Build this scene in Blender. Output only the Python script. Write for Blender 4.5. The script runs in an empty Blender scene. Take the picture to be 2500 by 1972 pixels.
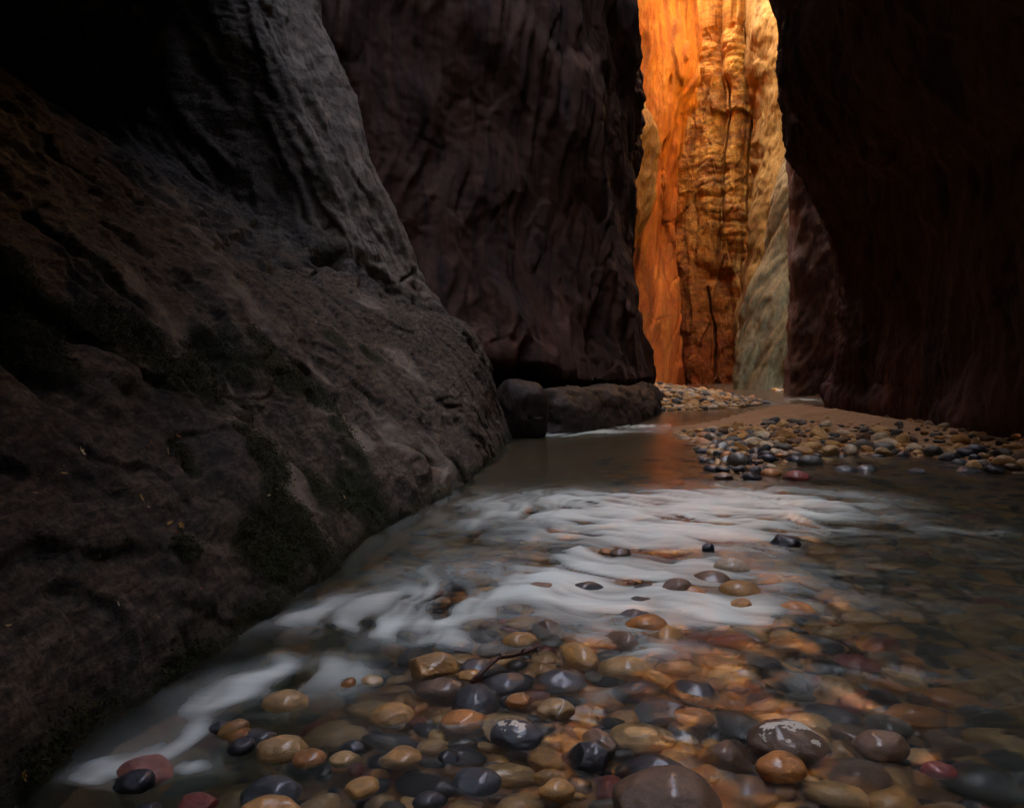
import bpy, bmesh, math, random
import numpy as np
from mathutils import Vector

# ------------------------------------------------------------------ camera, sky, sun, exposure
scene = bpy.context.scene
F, CX, HZ, EYE = 1962.0, 1250.0, 890.0, 1.3        # focal length, centre and horizon in photo pixels, eye height in metres
SUN_EL, SUN_AZ = math.radians(50), math.radians(180)  # direction towards the sun, measured from +x
cam_d = bpy.data.cameras.new("camera"); cam = bpy.data.objects.new("camera", cam_d)
scene.collection.objects.link(cam); scene.camera = cam
cam.location = (0, 0, EYE); cam.rotation_euler = (math.radians(90), 0, 0)
cam_d.sensor_width = 36; cam_d.lens = F / 2500 * 36
cam_d.shift_y = -(986 - HZ) / 2500
cam_d.clip_start = 0.05; cam_d.clip_end = 2000
world = bpy.data.worlds.new("World"); scene.world = world; world.use_nodes = True
wn = world.node_tree.nodes; wl = world.node_tree.links
bg = wn["Background"]; bg.inputs[1].default_value = 0.15
sky = wn.new("ShaderNodeTexSky"); sky.sky_type = 'NISHITA'; sky.sun_disc = False
sky.sun_elevation = SUN_EL; sky.sun_rotation = math.radians(90) - SUN_AZ
sky.dust_density = 6.5; sky.air_density = 0.8; sky.ozone_density = 0.0
wl.new(sky.outputs[0], bg.inputs[0])
sun_d = bpy.data.lights.new("sun", 'SUN'); sun = bpy.data.objects.new("sun", sun_d)
scene.collection.objects.link(sun)
sun_d.energy = 2.0; sun_d.angle = math.radians(0.5); sun_d.color = (1.0, 0.86, 0.66)
sd = Vector((math.cos(SUN_EL) * math.cos(SUN_AZ), math.cos(SUN_EL) * math.sin(SUN_AZ), math.sin(SUN_EL)))
sun.rotation_euler = sd.to_track_quat('Z', 'Y').to_euler()
sun.location = (-20, 45, 70)
vs = scene.view_settings
vs.view_transform = 'Standard'; vs.look = 'None'; vs.gamma = 1.0; vs.use_curve_mapping = False
vs.exposure = 4.55
cy = scene.cycles
cy.use_denoising = True
cy.max_bounces = 6; cy.diffuse_bounces = 4; cy.glossy_bounces = 2; cy.transmission_bounces = 4; cy.transparent_max_bounces = 8
cy.caustics_reflective = False; cy.caustics_refractive = True
cy.sample_clamp_indirect = 4.0
cy.use_light_tree = True
cy.use_adaptive_sampling = True; cy.adaptive_threshold = 0.02

# ------------------------------------------------------------------ helpers
col = scene.collection
R = math.radians
rng = np.random.default_rng(7); random.seed(7)

def X(px, d): return (px - CX) / F * d
def Z(py, d): return EYE + (HZ - py) / F * d
def G(px, py, z=0.0):                       # the point of the level z seen at a photo pixel
    d = (EYE - z) * F / (py - HZ)
    return X(px, d), d

def _h(ix, iy, iz, s):
    h = (ix * np.uint32(374761393) + iy * np.uint32(668265263) + iz * np.uint32(2147483647 - 5) + np.uint32(s * 1274126177 & 0xffffffff))
    h = (h ^ (h >> np.uint32(13))) * np.uint32(1274126177)
    h = (h ^ (h >> np.uint32(16))) * np.uint32(2246822519)
    return h ^ (h >> np.uint32(15))

def noise(p, s=0):                          # gradient noise, about -1..1
    p = np.asarray(p, dtype=np.float64)
    i = np.floor(p); f = p - i; i = i.astype(np.int64).astype(np.uint32)
    u = f * f * f * (f * (f * 6 - 15) + 10)
    out = 0
    for dx in (0, 1):
        wx = u[..., 0] if dx else 1 - u[..., 0]
        for dy in (0, 1):
            wy = u[..., 1] if dy else 1 - u[..., 1]
            for dz in (0, 1):
                wz = u[..., 2] if dz else 1 - u[..., 2]
                h = _h(i[..., 0] + np.uint32(dx), i[..., 1] + np.uint32(dy), i[..., 2] + np.uint32(dz), s)
                gx = (h & np.uint32(1023)).astype(np.float64) / 511.5 - 1
                gy = ((h >> np.uint32(10)) & np.uint32(1023)).astype(np.float64) / 511.5 - 1
                gz = ((h >> np.uint32(20)) & np.uint32(1023)).astype(np.float64) / 511.5 - 1
                out = out + wx * wy * wz * (gx * (f[..., 0] - dx) + gy * (f[..., 1] - dy) + gz * (f[..., 2] - dz))
    return out * 1.3

def fbm(p, o=4, s=0, g=0.5):
    a = 1.0; t = 0; p = np.asarray(p, dtype=np.float64)
    for k in range(o):
        t = t + a * noise(p, s + k); p = p * 2.03 + 7.1; a *= g
    return t

def ridged(p, o=3, s=0):
    a = 1.0; t = 0; p = np.asarray(p, dtype=np.float64)
    for k in range(o):
        t = t + a * (1 - 2 * np.abs(noise(p, s + k))); p = p * 2.1 + 3.7; a *= 0.5
    return t

def worley(p, s=0):                         # F1, F2, cell value
    p = np.asarray(p, dtype=np.float64)
    i = np.floor(p); f = p - i; i = i.astype(np.int64)
    f1 = np.full(p.shape[:-1], 9.0); f2 = f1.copy(); cv = np.zeros_like(f1)
    for dx in (-1, 0, 1):
        for dy in (-1, 0, 1):
            for dz in (-1, 0, 1):
                h = _h((i[..., 0] + dx).astype(np.uint32), (i[..., 1] + dy).astype(np.uint32), (i[..., 2] + dz).astype(np.uint32), s)
                a = (h & np.uint32(1023)).astype(np.float64) / 1023
                b = ((h >> np.uint32(10)) & np.uint32(1023)).astype(np.float64) / 1023
                c = ((h >> np.uint32(20)) & np.uint32(1023)).astype(np.float64) / 1023
                d = np.sqrt((dx + a - f[..., 0]) ** 2 + (dy + b - f[..., 1]) ** 2 + (dz + c - f[..., 2]) ** 2)
                n = d < f1
                f2 = np.where(n, f1, np.minimum(f2, d)); cv = np.where(n, (a + b * 3 + c * 7) % 1.0, cv); f1 = np.where(n, d, f1)
    return f1, f2, cv

def sstep(a, b, x):
    t = np.clip((x - a) / (b - a), 0, 1); return t * t * (3 - 2 * t)

def pchip(t, y, q):                         # monotone cubic through y(t) along axis 0
    t = np.asarray(t, float); y = np.asarray(y, float); q = np.asarray(q, float)
    sh = (-1,) + (1,) * (y.ndim - 1)
    h = np.diff(t).reshape(sh); d = np.diff(y, axis=0) / h
    m = np.zeros_like(y)
    w1 = 2 * h[1:] + h[:-1]; w2 = h[1:] + 2 * h[:-1]
    with np.errstate(divide='ignore', invalid='ignore'):
        mm = (w1 + w2) / (w1 / d[:-1] + w2 / d[1:])
    m[1:-1] = np.where(d[:-1] * d[1:] > 0, mm, 0)
    m[0] = d[0]; m[-1] = d[-1]
    k = np.clip(np.searchsorted(t, q, side='right') - 1, 0, len(t) - 2)
    hh = h[k]; s = ((q - t[k]).reshape(sh)) / hh
    return ((1 + 2 * s) * (1 - s) ** 2 * y[k] + s * (1 - s) ** 2 * hh * m[k] + s * s * (3 - 2 * s) * y[k + 1] + s * s * (s - 1) * hh * m[k + 1])

def link(o, parent=None):
    col.objects.link(o)
    if parent: o.parent = parent
    return o

def tag(o, label=None, cat=None, group=None, kind=None):
    if label: o["label"] = label
    if cat: o["category"] = cat
    if group: o["group"] = group
    if kind: o["kind"] = kind
    return o

def mesh_np(name, v, f, mat=None, smooth=True, attrs=None):
    v = np.ascontiguousarray(v, dtype=np.float32).reshape(-1, 3); f = np.ascontiguousarray(f, dtype=np.int32)
    me = bpy.data.meshes.new(name); n = f.shape[1]
    me.vertices.add(len(v)); me.vertices.foreach_set("co", v.ravel())
    me.loops.add(f.size); me.loops.foreach_set("vertex_index", f.ravel())
    me.polygons.add(len(f)); me.polygons.foreach_set("loop_start", np.arange(0, f.size, n, dtype=np.int32))
    me.polygons.foreach_set("use_smooth", np.full(len(f), smooth, dtype=bool))
    me.update(calc_edges=True)
    for k, a in (attrs or {}).items():
        a = np.asarray(a, dtype=np.float32)
        if a.ndim == 1 or a.shape[-1] == 1:
            at = me.attributes.new(k, 'FLOAT', 'POINT'); at.data.foreach_set("value", a.ravel())
        else:
            at = me.attributes.new(k, 'FLOAT_COLOR', 'POINT')
            at.data.foreach_set("color", np.concatenate([a, np.ones((len(a), 1), np.float32)], 1).astype(np.float32).ravel())
    if mat: me.materials.append(mat)
    return me

def grid_faces(nv, nu, flip=False):
    i = np.arange(nv * nu).reshape(nv, nu)
    q = np.stack([i[:-1, :-1], i[:-1, 1:], i[1:, 1:], i[1:, :-1]], -1).reshape(-1, 4)
    return q[:, ::-1] if flip else q

def normals(P):
    du = np.gradient(P, axis=1); dv = np.gradient(P, axis=0)
    n = np.cross(du, dv); n /= np.linalg.norm(n, axis=-1, keepdims=True) + 1e-9
    return n

def wall_grid(C, lv_counts, st_counts):
    """C[level][station] = (x, y, z); a smooth dense grid with that many steps between neighbours"""
    C = np.array(C, float)
    def dense(counts): return np.concatenate([np.linspace(k, k + 1, n, endpoint=False) for k, n in enumerate(counts)] + [[len(counts)]])
    qv, qu = dense(lv_counts), dense(st_counts)
    # chord-length knots so that uneven spacing stays smooth
    def knots(D): return np.concatenate([[0], np.cumsum(np.maximum(D, 1e-3))])
    tv = knots(np.linalg.norm(np.diff(C, axis=0), axis=-1).mean(1)); tu = knots(np.linalg.norm(np.diff(C, axis=1), axis=-1).mean(0))
    A = pchip(tv, C, np.interp(qv, np.arange(len(tv)), tv))
    A = np.swapaxes(pchip(tu, np.swapaxes(A, 0, 1), np.interp(qu, np.arange(len(tu)), tu)), 0, 1)
    return A

# ------------------------------------------------------------------ material helpers
def mat_new(name):
    m = bpy.data.materials.new(name); m.use_nodes = True
    nt = m.node_tree; nt.nodes.clear()
    out = nt.nodes.new("ShaderNodeOutputMaterial")
    return m, nt, out

class NT:
    def __init__(s, nt): s.nt = nt
    def n(s, t, **k):
        o = s.nt.nodes.new(t)
        for a, b in k.items(): setattr(o, a, b)
        return o
    def l(s, a, b): s.nt.links.new(a, b)
    def val(s, sock, v):
        if hasattr(v, "is_linked") or hasattr(v, "links"): s.l(v, sock)
        else: sock.default_value = v
    def coords(s, scale=(1, 1, 1), rot=(0, 0, 0), obj=True):
        tc = s.n("ShaderNodeTexCoord"); mp = s.n("ShaderNodeMapping")
        s.l(tc.outputs["Object"], mp.inputs[0]); mp.inputs["Scale"].default_value = scale; mp.inputs["Rotation"].default_value = rot
        return mp.outputs[0]
    def noise(s, vec, scale, detail=5, rough=0.55, dist=0.0):
        o = s.n("ShaderNodeTexNoise"); s.l(vec, o.inputs["Vector"])
        o.inputs["Scale"].default_value = scale; o.inputs["Detail"].default_value = detail
        o.inputs["Roughness"].default_value = rough; o.inputs["Distortion"].default_value = dist
        return o.outputs[0]
    def ramp(s, fac, stops, interp='LINEAR'):
        o = s.n("ShaderNodeValToRGB"); s.l(fac, o.inputs[0]); o.color_ramp.interpolation = interp
        e = o.color_ramp.elements
        while len(e) < len(stops): e.new(0.5)
        for k, (p, c) in enumerate(stops):
            e[k].position = p; e[k].color = (c, c, c, 1) if isinstance(c, (int, float)) else (*c, 1)
        return o.outputs[0]
    def mix(s, fac, a, b, mode='MIX'):
        o = s.n("ShaderNodeMix", data_type='RGBA', blend_type=mode)
        s.val(o.inputs[0], fac)
        for q, v in ((6, a), (7, b)):
            if isinstance(v, tuple): o.inputs[q].default_value = (*v, 1)
            else: s.l(v, o.inputs[q])
        return o.outputs[2]
    def math(s, op, a, b=0.0, c=None):
        o = s.n("ShaderNodeMath", operation=op); s.val(o.inputs[0], a); s.val(o.inputs[1], b)
        if c is not None: s.val(o.inputs[2], c)
        return o.outputs[0]
    def attr(s, name, fac=True):
        o = s.n("ShaderNodeAttribute", attribute_name=name); return o.outputs["Fac"] if fac else o.outputs["Color"]
    def bump(s, h, strength=0.5, dist=0.02, nrm=None):
        o = s.n("ShaderNodeBump"); s.l(h, o.inputs["Height"]); o.inputs["Strength"].default_value = strength; o.inputs["Distance"].default_value = dist
        if nrm: s.l(nrm, o.inputs["Normal"])
        return o.outputs[0]

def rock_mat(name, c1, c2, c3, stretch=(1, 1, 0.25), rot=(0, 0, 0), sc=1.0, grain=40.0, bumps=(0.6, 0.03), rough=0.85, moss=False, streak=0.4, streak_col=(0.05, 0.03, 0.025), spec=0.25, c5=(.62, 1.25), cg=(.7, 1.2), rust_shade=None, varnish=0.0):
    """sandstone: three tones in blotches and streaks, varnish streaks, grain"""
    m, nt, out = mat_new(name); t = NT(nt)
    co = t.coords(); cs = t.coords(scale=stretch, rot=rot)
    n1 = t.noise(co, 0.5 * sc, 6, 0.6, 0.6); n2 = t.noise(cs, 2.2 * sc, 7, 0.6, 0.8); n3 = t.noise(co, grain, 4, 0.7)
    n4 = t.noise(cs, 0.9 * sc, 5, 0.6, 1.2); n5 = t.noise(cs, 9 * sc, 5, 0.65, 0.3)
    c = t.mix(t.ramp(n1, [(0.38, 0.0), (0.62, 1.0)]), c1, c2)
    c = t.mix(t.ramp(n2, [(0.42, 0.0), (0.66, 0.85)]), c, c3)
    c = t.mix(t.math('MULTIPLY', t.ramp(n4, [(0.5, 0.0), (0.62, 1.0)]), streak), c, streak_col)
    c = t.mix(1.0, c, t.ramp(n5, [(0.3, c5[0]), (0.7, c5[1])]), 'MULTIPLY')
    c = t.mix(1.0, c, t.ramp(n3, [(0.3, cg[0]), (0.7, cg[1])]), 'MULTIPLY')
    if varnish:    # dark mineral streaks running down the face
        n8 = t.noise(t.coords(scale=(1, 1, .05)), 1.5 * sc, 6, .62, .5)
        c = t.mix(t.math('MULTIPLY', t.ramp(n8, [(.52, 0.0), (.64, 1.0)]), varnish), c, t.mix(1.0, c, (.30, .24, .24), 'MULTIPLY'))
    if rust_shade:      # iron-stained lower beds, ragged upper edge; light fading downward painted in too
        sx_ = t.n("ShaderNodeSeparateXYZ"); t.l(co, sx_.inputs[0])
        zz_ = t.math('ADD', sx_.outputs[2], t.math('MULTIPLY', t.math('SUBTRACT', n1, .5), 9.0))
        mr = t.n("ShaderNodeMapRange"); t.l(zz_, mr.inputs[0]); mr.inputs[1].default_value = rust_shade[0]; mr.inputs[2].default_value = rust_shade[1]; mr.inputs[3].default_value = 1; mr.inputs[4].default_value = 0
        c = t.mix(mr.outputs[0], c, t.mix(1.0, c, rust_shade[2], 'MULTIPLY'))
    if moss:
        ms = t.attr("moss"); wet = t.attr("pale")
        cf = t.coords(scale=(1.2, 0.22, 1.6), rot=(R(24), 0, 0)); n6 = t.noise(cf, 14, 6, .68, .4); n7 = t.noise(co, 26, 5, .75)
        c = t.mix(1.0, c, t.ramp(n6, [(.36, .35), (.5, 1.0), (.66, 1.55)]), 'MULTIPLY'); c = t.mix(1.0, c, t.ramp(n7, [(.38, .45), (.5, 1.0), (.64, 1.5)]), 'MULTIPLY')
        c = t.mix(t.math('MULTIPLY', wet, t.ramp(n2, [(0.35, 0.3), (0.6, 1.0)])), c, moss[1])
        c = t.mix(t.math('MULTIPLY', ms, t.ramp(n3, [(0.35, 0.7), (0.55, 1.0)])), c, moss[0])
    p = t.n("ShaderNodeBsdfPrincipled"); t.l(c, p.inputs["Base Color"])
    p.inputs["Roughness"].default_value = rough; p.inputs["Specular IOR Level"].default_value = spec
    if moss: n5 = t.math('ADD', t.math('MULTIPLY', n5, .5), t.math('ADD', n6, n7))
    hh = t.math('ADD', t.math('MULTIPLY', n2, 1.0), t.math('ADD', t.math('MULTIPLY', n5, 0.45), t.math('MULTIPLY', n3, 0.16)))
    t.l(t.bump(hh, bumps[0], bumps[1]), p.inputs["Normal"])
    t.l(p.outputs[0], out.inputs[0])
    return m
# ------------------------------------------------------------------ materials of the setting
M = {}
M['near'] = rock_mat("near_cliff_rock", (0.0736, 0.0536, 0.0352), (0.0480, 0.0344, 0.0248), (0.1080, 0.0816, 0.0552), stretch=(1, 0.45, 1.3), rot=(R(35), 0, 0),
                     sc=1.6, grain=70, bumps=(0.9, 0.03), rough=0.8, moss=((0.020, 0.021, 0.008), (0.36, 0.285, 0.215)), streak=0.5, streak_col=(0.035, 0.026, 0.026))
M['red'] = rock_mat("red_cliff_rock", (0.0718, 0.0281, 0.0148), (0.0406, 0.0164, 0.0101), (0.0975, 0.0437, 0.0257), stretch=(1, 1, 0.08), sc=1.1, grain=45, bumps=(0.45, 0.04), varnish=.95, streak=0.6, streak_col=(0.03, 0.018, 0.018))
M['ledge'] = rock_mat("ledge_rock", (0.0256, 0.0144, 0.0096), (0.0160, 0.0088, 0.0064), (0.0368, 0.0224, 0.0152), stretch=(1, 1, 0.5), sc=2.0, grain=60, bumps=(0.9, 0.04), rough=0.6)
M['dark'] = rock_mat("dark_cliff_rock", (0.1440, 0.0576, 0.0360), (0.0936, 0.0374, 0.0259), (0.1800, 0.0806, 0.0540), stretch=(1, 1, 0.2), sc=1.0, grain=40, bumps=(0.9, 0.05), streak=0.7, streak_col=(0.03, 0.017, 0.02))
M['orange'] = rock_mat("orange_sandstone", (0.60, 0.24, 0.03), (0.50, 0.165, 0.024), (0.66, 0.32, 0.046), stretch=(1, 1, 0.45), sc=0.6, grain=10, bumps=(0.8, 0.12), streak=0.55, streak_col=(0.26, 0.08, 0.02), c5=(.75, 1.15), cg=(.85, 1.1), rust_shade=(1.0, 18.0, (.72, .44, .30)), varnish=.4)
M['bedded'] = rock_mat("bedded_sandstone", (0.64, 0.30, 0.036), (0.54, 0.21, 0.03), (0.70, 0.40, 0.06), stretch=(0.5, 0.5, 1.6), sc=0.8, grain=14, bumps=(0.7, 0.10), streak=0.5, streak_col=(0.22, 0.08, 0.04), rust_shade=(2.0, 13.0, (.55, .29, .27)), varnish=.6)
M['tan'] = rock_mat("tan_sandstone", (0.38, 0.21, 0.045), (0.33, 0.175, 0.038), (0.42, 0.25, 0.062), stretch=(1, 1, 0.4), rot=(0, R(35), 0), sc=0.8, grain=14, bumps=(0.8, 0.08), streak=0.3, streak_col=(0.22, 0.12, 0.06))
M['olive'] = rock_mat("olive_sandstone", (0.25, 0.19, 0.085), (0.22, 0.165, 0.073), (0.28, 0.215, 0.10), stretch=(1, 1, 0.3), rot=(0, R(28), 0), sc=0.9, grain=16, bumps=(0.8, 0.07), streak=0.35, streak_col=(0.12, 0.085, 0.05))
M['brown'] = rock_mat("brown_sandstone", (0.15, 0.085, 0.06), (0.11, 0.06, 0.042), (0.19, 0.115, 0.08), stretch=(1, 1, 0.3), rot=(0, R(-35), 0), sc=0.9, grain=18, bumps=(0.8, 0.06), streak=0.5, streak_col=(0.07, 0.035, 0.03))

def face_to(P, n, target):
    s = np.sign(np.sum(n * (np.asarray(target) - P), axis=-1)).mean()
    return n if s >= 0 else -n

def add_wall(name, P, mat, label, attrs=None, target=(4, 14, 6)):
    n = normals(P); c = P.reshape(-1, 3).mean(0)
    flip = np.sum(n * (np.asarray(target) - P), axis=-1).mean() < 0
    me = mesh_np(name, P, grid_faces(P.shape[0], P.shape[1], flip), mat, attrs=attrs)
    o = link(bpy.data.objects.new(name, me)); tag(o, label, kind="structure")
    return o

def surf_pick(P):
    """lookup: photo pixel -> (row, column) of the nearest visible vertex of a wall grid"""
    Q = P.reshape(-1, 3); ok = Q[:, 1] > 1.0
    px = np.where(ok, CX + Q[:, 0] / np.maximum(Q[:, 1], .1) * F, -9e9); py = HZ - (Q[:, 2] - EYE) / np.maximum(Q[:, 1], .1) * F
    def at(x, y, r=14):
        d2 = (px - x) ** 2 + (py - y) ** 2
        k = np.where(d2 < r * r)[0]
        if len(k) == 0: return int(np.argmin(d2))
        k2 = k[Q[k, 1] < Q[k, 1].min() + 0.6]
        return int(k2[np.argmin(d2[k2])])
    return at

def aniso(P, e1, n0, s1, s2, s3):
    e1 = np.array(e1, float); e1 /= np.linalg.norm(e1); n0 = np.array(n0, float); n0 -= e1 * (n0 @ e1); n0 /= np.linalg.norm(n0); e2 = np.cross(n0, e1)
    return np.stack([P @ e1 * s1, P @ e2 * s2, P @ n0 * s3], -1)

def terrace(x, k, sharp=0.25):
    y = x * k; f = np.floor(y); return (f + sstep(1 - sharp, 1, y - f)) / k

# ------------------------------------------------------------------ left cliff, near: sloping bench, dark alcove, pale fin
TOP = [(-2.2, 16), (-3.6, 30), (-4, 60)]
A = [  # y, then (x, z) from below the water to the rim
 (-10.0, [(-1.2, -1), (-1.40, 0), (-2.2, 1), (-3.0, 2), (-3.6, 2.6), (-4.6, 2.9), (-4.4, 3.7), (-2.2, 4.2), (-0.7, 6)] + TOP),
 (0.0,   [(-1.2, -1), (-1.45, 0), (-2.2, 1), (-3.0, 2), (-3.6, 2.6), (-4.6, 2.9), (-4.4, 3.7), (-2.2, 4.2), (-0.7, 6)] + TOP),
 (2.4,   [(-1.2, -1), (-1.42, 0), (-2.2, 1), (-3.0, 2), (-3.6, 2.6), (-4.6, 2.9), (-4.4, 3.7), (-2.2, 4.2), (-0.7, 6)] + TOP),
 (3.75,  [(-1.0, -1), (-1.22, 0), (-2.05, 1), (-2.9, 2), (-3.5, 2.6), (-4.4, 3.2), (-4.9, 3.9), (-2.5, 4.4), (-0.8, 6.2)] + TOP),
 (5.4,   [(-0.9, -1), (-1.11, 0), (-1.9, 1), (-2.7, 2), (-3.45, 2.75), (-4.4, 3.5), (-5.6, 4.5), (-3.4, 5.2), (-1.0, 6.8)] + TOP),
 (7.5,   [(-0.5, -1), (-0.72, 0), (-1.55, 1), (-2.5, 2), (-3.45, 2.8), (-4.7, 3.7), (-6.8, 5.3), (-3.8, 6.1), (-1.3, 7.8)] + TOP),
 (10.0,  [(-0.15, -1), (-0.36, 0), (-1.05, 1), (-2.05, 1.95), (-3.1, 2.75), (-4.4, 3.6), (-7.0, 5.6), (-4.9, 7), (-2.2, 9.0), (-2.4, 17), (-3, 30), (-3.5, 60)]),
 (11.25, [(-0.05, -1), (-0.26, 0), (-0.75, 1), (-1.55, 1.85), (-2.5, 2.6), (-3.7, 3.4), (-6.2, 5.4), (-5.4, 6.9), (-3.4, 9.2), (-2.9, 17), (-3.1, 30), (-3.2, 60)]),
 (11.9,  [(0.0, -1), (-0.22, 0), (-0.60, 1), (-1.25, 1.8), (-2.0, 2.5), (-2.65, 4.0), (-3.25, 5.4), (-4.05, 6.8), (-4.6, 11), (-3.6, 18), (-3.0, 30), (-3, 60)]),
 (13.0,  [(0.1, -1), (-0.05, 0), (-0.28, 1), (-0.68, 1.75), (-1.45, 2.5), (-2.4, 4.4), (-3.1, 6.2), (-3.5, 7.6), (-4.2, 11.5), (-4.6, 18), (-4.4, 30), (-4.4, 60)]),
 (13.9,  [(0.1, -1), (-0.02, 0), (-0.2, 1), (-0.55, 1.8), (-1.3, 2.5), (-2.5, 4.5), (-3.17, 6.2), (-3.45, 7.56), (-4.2, 12), (-4.8, 18), (-4.6, 30), (-4.6, 60)]),
 (15.0,  [(-0.6, -1), (-0.8, 0), (-1.0, 1), (-1.5, 2), (-2.7, 3), (-3.5, 4.75), (-4.1, 6.2), (-4.4, 7.6), (-5, 12), (-5.4, 18), (-5.2, 30), (-5.2, 60)]),
 (17.5,  [(-3, -1), (-3, 0), (-3.2, 1), (-3.5, 2), (-4.2, 3), (-5, 4.75), (-5.5, 6.2), (-5.6, 7.6), (-6, 12), (-6.2, 18), (-6, 30), (-6, 60)]),
]
C = [[(A[s][1][l][0], A[s][0], A[s][1][l][1]) for s in range(len(A))] for l in range(12)]
PA = wall_grid(C, [6, 85, 85, 65, 60, 60, 60, 16, 8, 6, 5], [4, 12, 75, 80, 75, 70, 45, 45, 55, 50, 22, 5])
def detail_A(P):
    n = face_to(P, normals(P), (6, 8, 8))
    far = sstep(2.0, 12.0, P[..., 1]); bench = 1 - sstep(2.6, 3.4, P[..., 2])
    hi = sstep(2.2, 3.4, P[..., 2]) ; z = P[..., 2:3]
    w = P + 0.25 * np.stack([noise(P * 0.7, 3), noise(P * 0.7, 4), noise(P * 0.7, 5)], -1)
    q = aniso(w, (-0.45, 0.62, -0.62), (0.75, 0, 0.65), 0.32, 1.0, 1.0)       # along the grooves of the bench
    qs = aniso(w, (-0.1, 0.9, -0.42), (0.75, 0, 0.65), 0.22, 1.0, 1.0)        # cross-bedding lines
    qv = aniso(w, (-0.42, 0.1, 0.9), (0.8, -0.4, 0.4), 0.22, 1.0, 1.0)        # flutes running up the fin
    d = 0.13 * fbm(P * 0.5, 2, 11)
    gro = ridged(q * 1.15, 2, 21)
    d -= bench * 0.07 * sstep(0.75, 1.3, gro) * sstep(-0.2, 0.5, noise(P * 0.45, 9) + 0.25)
    d += bench * 0.03 * fbm(q * 2.6, 3, 25)
    qc = aniso(w, (-0.45, 0.55, -0.70), (0.75, 0, 0.65), 0.16, 1.0, 1.0)      # a few open cracks and the ledges beside them
    d -= bench * 0.07 * sstep(.80, .97, 1 - 2 * np.abs(noise(qc * 1.25, 27))) * sstep(.0, .25, noise(P * .6, 28))
    d += bench * 0.06 * terrace(fbm(qc * 1.3, 2, 29), 2.2, .10)
    st = fbm(qs * 5.5, 3, 31); d += 0.022 * terrace(st, 4, 0.35) * (0.35 + 0.65 * sstep(0.5, 2.2, P[..., 2]))
    d += 0.016 * fbm(P * 9, 3, 41)
    pit = worley(P * np.array([7.0, 7.0, 9.0]) + 0.3 * noise(P * 3, 2)[..., None], 5)[0]
    d -= bench * 0.014 * (1 - sstep(0.08, 0.26, pit)) * sstep(-0.05, 0.35, noise(P * 1.1, 8))
    fl = ridged(qv * 1.0, 3, 51)
    d += hi * (0.20 * terrace(fbm(qv * 0.9, 3, 61), 3.0, 0.2) + 0.08 * fl)
    d += hi * 0.06 * terrace(fbm(qv * 3.2, 3, 65), 3, 0.3)
    # broken lip between the bench and the alcove
    lip = np.exp(-((P[..., 2] - 2.95 - 0.25 * noise(P * 0.9, 71)) / 0.28) ** 2)
    d += lip * (1 - sstep(10, 11.5, P[..., 1])) * 0.16 * terrace(fbm(P * np.array([1.2, 1.2, 2.2]), 3, 73), 2.5, 0.3)
    # scalloped hollows under the foot of the fin, falling away to the right
    zl_ = np.interp(P[..., 1], [10.4, 11.2, 12, 13, 14], [2.85, 2.7, 2.5, 2.2, 1.95]) + .16 * noise(P * 2.2, 75)
    d -= sstep(10.6, 11.6, P[..., 1]) * .26 * np.exp(-((P[..., 2] - zl_ - .12) / .15) ** 2) * sstep(-.35, .25, noise(P * 1.9, 77))
    fade = sstep(0, 0.6, P[..., 1] + 1) 
    return P + n * (d * fade)[..., None]
PA = detail_A(PA)
pickA = surf_pick(PA)
FA = PA.reshape(-1, 3); NA = face_to(PA, normals(PA), (6, 8, 8)).reshape(-1, 3)
moss_spots = [(40, 760, .38), (20, 690, .30), (60, 860, .30), (140, 770, .22), (220, 790, .26), (300, 800, .26), (350, 830, .24), (385, 880, .22), (420, 950, .16), (520, 880, .38), (500, 930, .30), (570, 900, .22),
              (640, 830, .25), (680, 900, .28), (740, 930, .28), (790, 980, .26), (830, 1040, .24), (870, 1100, .22), (590, 1000, .18), (640, 1090, .28), (660, 1130, .24), (430, 1100, .14), (450, 1140, .14),
              (780, 1200, .36), (860, 1210, .34), (700, 1260, .40), (640, 1330, .30), (920, 1240, .22), (460, 1330, .12), (600, 1540, .12), (820, 830, .3), (900, 860, .22)]
mo = np.zeros(len(FA)); nz = 0.5 * noise(FA * 2.3, 81) + 0.5 * noise(FA * 6.1, 82)
for (a, b, r) in moss_spots:
    c = FA[pickA(a, b)]; mo = np.maximum(mo, 1 - sstep(0.55, 1.0, np.linalg.norm((FA - c) * np.array([1, 1, 1]), axis=1) / r + 0.75 * nz))
pale_spots = [(480, 560, .4), (520, 620, .3), (400, 480, .5), (560, 950, .10), (570, 985, .10), (800, 1000, .3), (860, 1060, .3), (760, 900, .3), (700, 1150, .5), (950, 1080, .5), (1060, 1130, .4), (330, 690, .2), (420, 800, .4), (900, 740, .4), (620, 760, .5), (1000, 900, .5)]
pa = np.zeros(len(FA))
for (a, b, r) in pale_spots:
    c = FA[pickA(a, b)]; pa = np.maximum(pa, 0.55 * (1 - sstep(0.3, 1.0, np.linalg.norm(FA - c, axis=1) / r + 0.6 * nz)))
zt = np.interp(FA[:, 1], [10.4, 11.2, 12, 13, 14], [2.85, 2.7, 2.5, 2.2, 1.95]); fin = sstep(11.3, 12.1, FA[:, 1] + .25 * noise(FA * 1.4, 84)) * sstep(zt - .1, zt + .5, FA[:, 2] + .3 * noise(FA * 1.1, 85) + .2 * noise(FA * 3.1, 86))
pa = np.maximum(pa, 0.62 * fin * (0.6 + 0.4 * sstep(-0.3, 0.3, noise(FA * np.array([1.5, 1.5, .5]), 83))))
mo = np.maximum(mo, .75 * (1 - sstep(.02, .14, FA[:, 2] + .08 * noise(FA * 4, 88))))     # wet tide line
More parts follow.
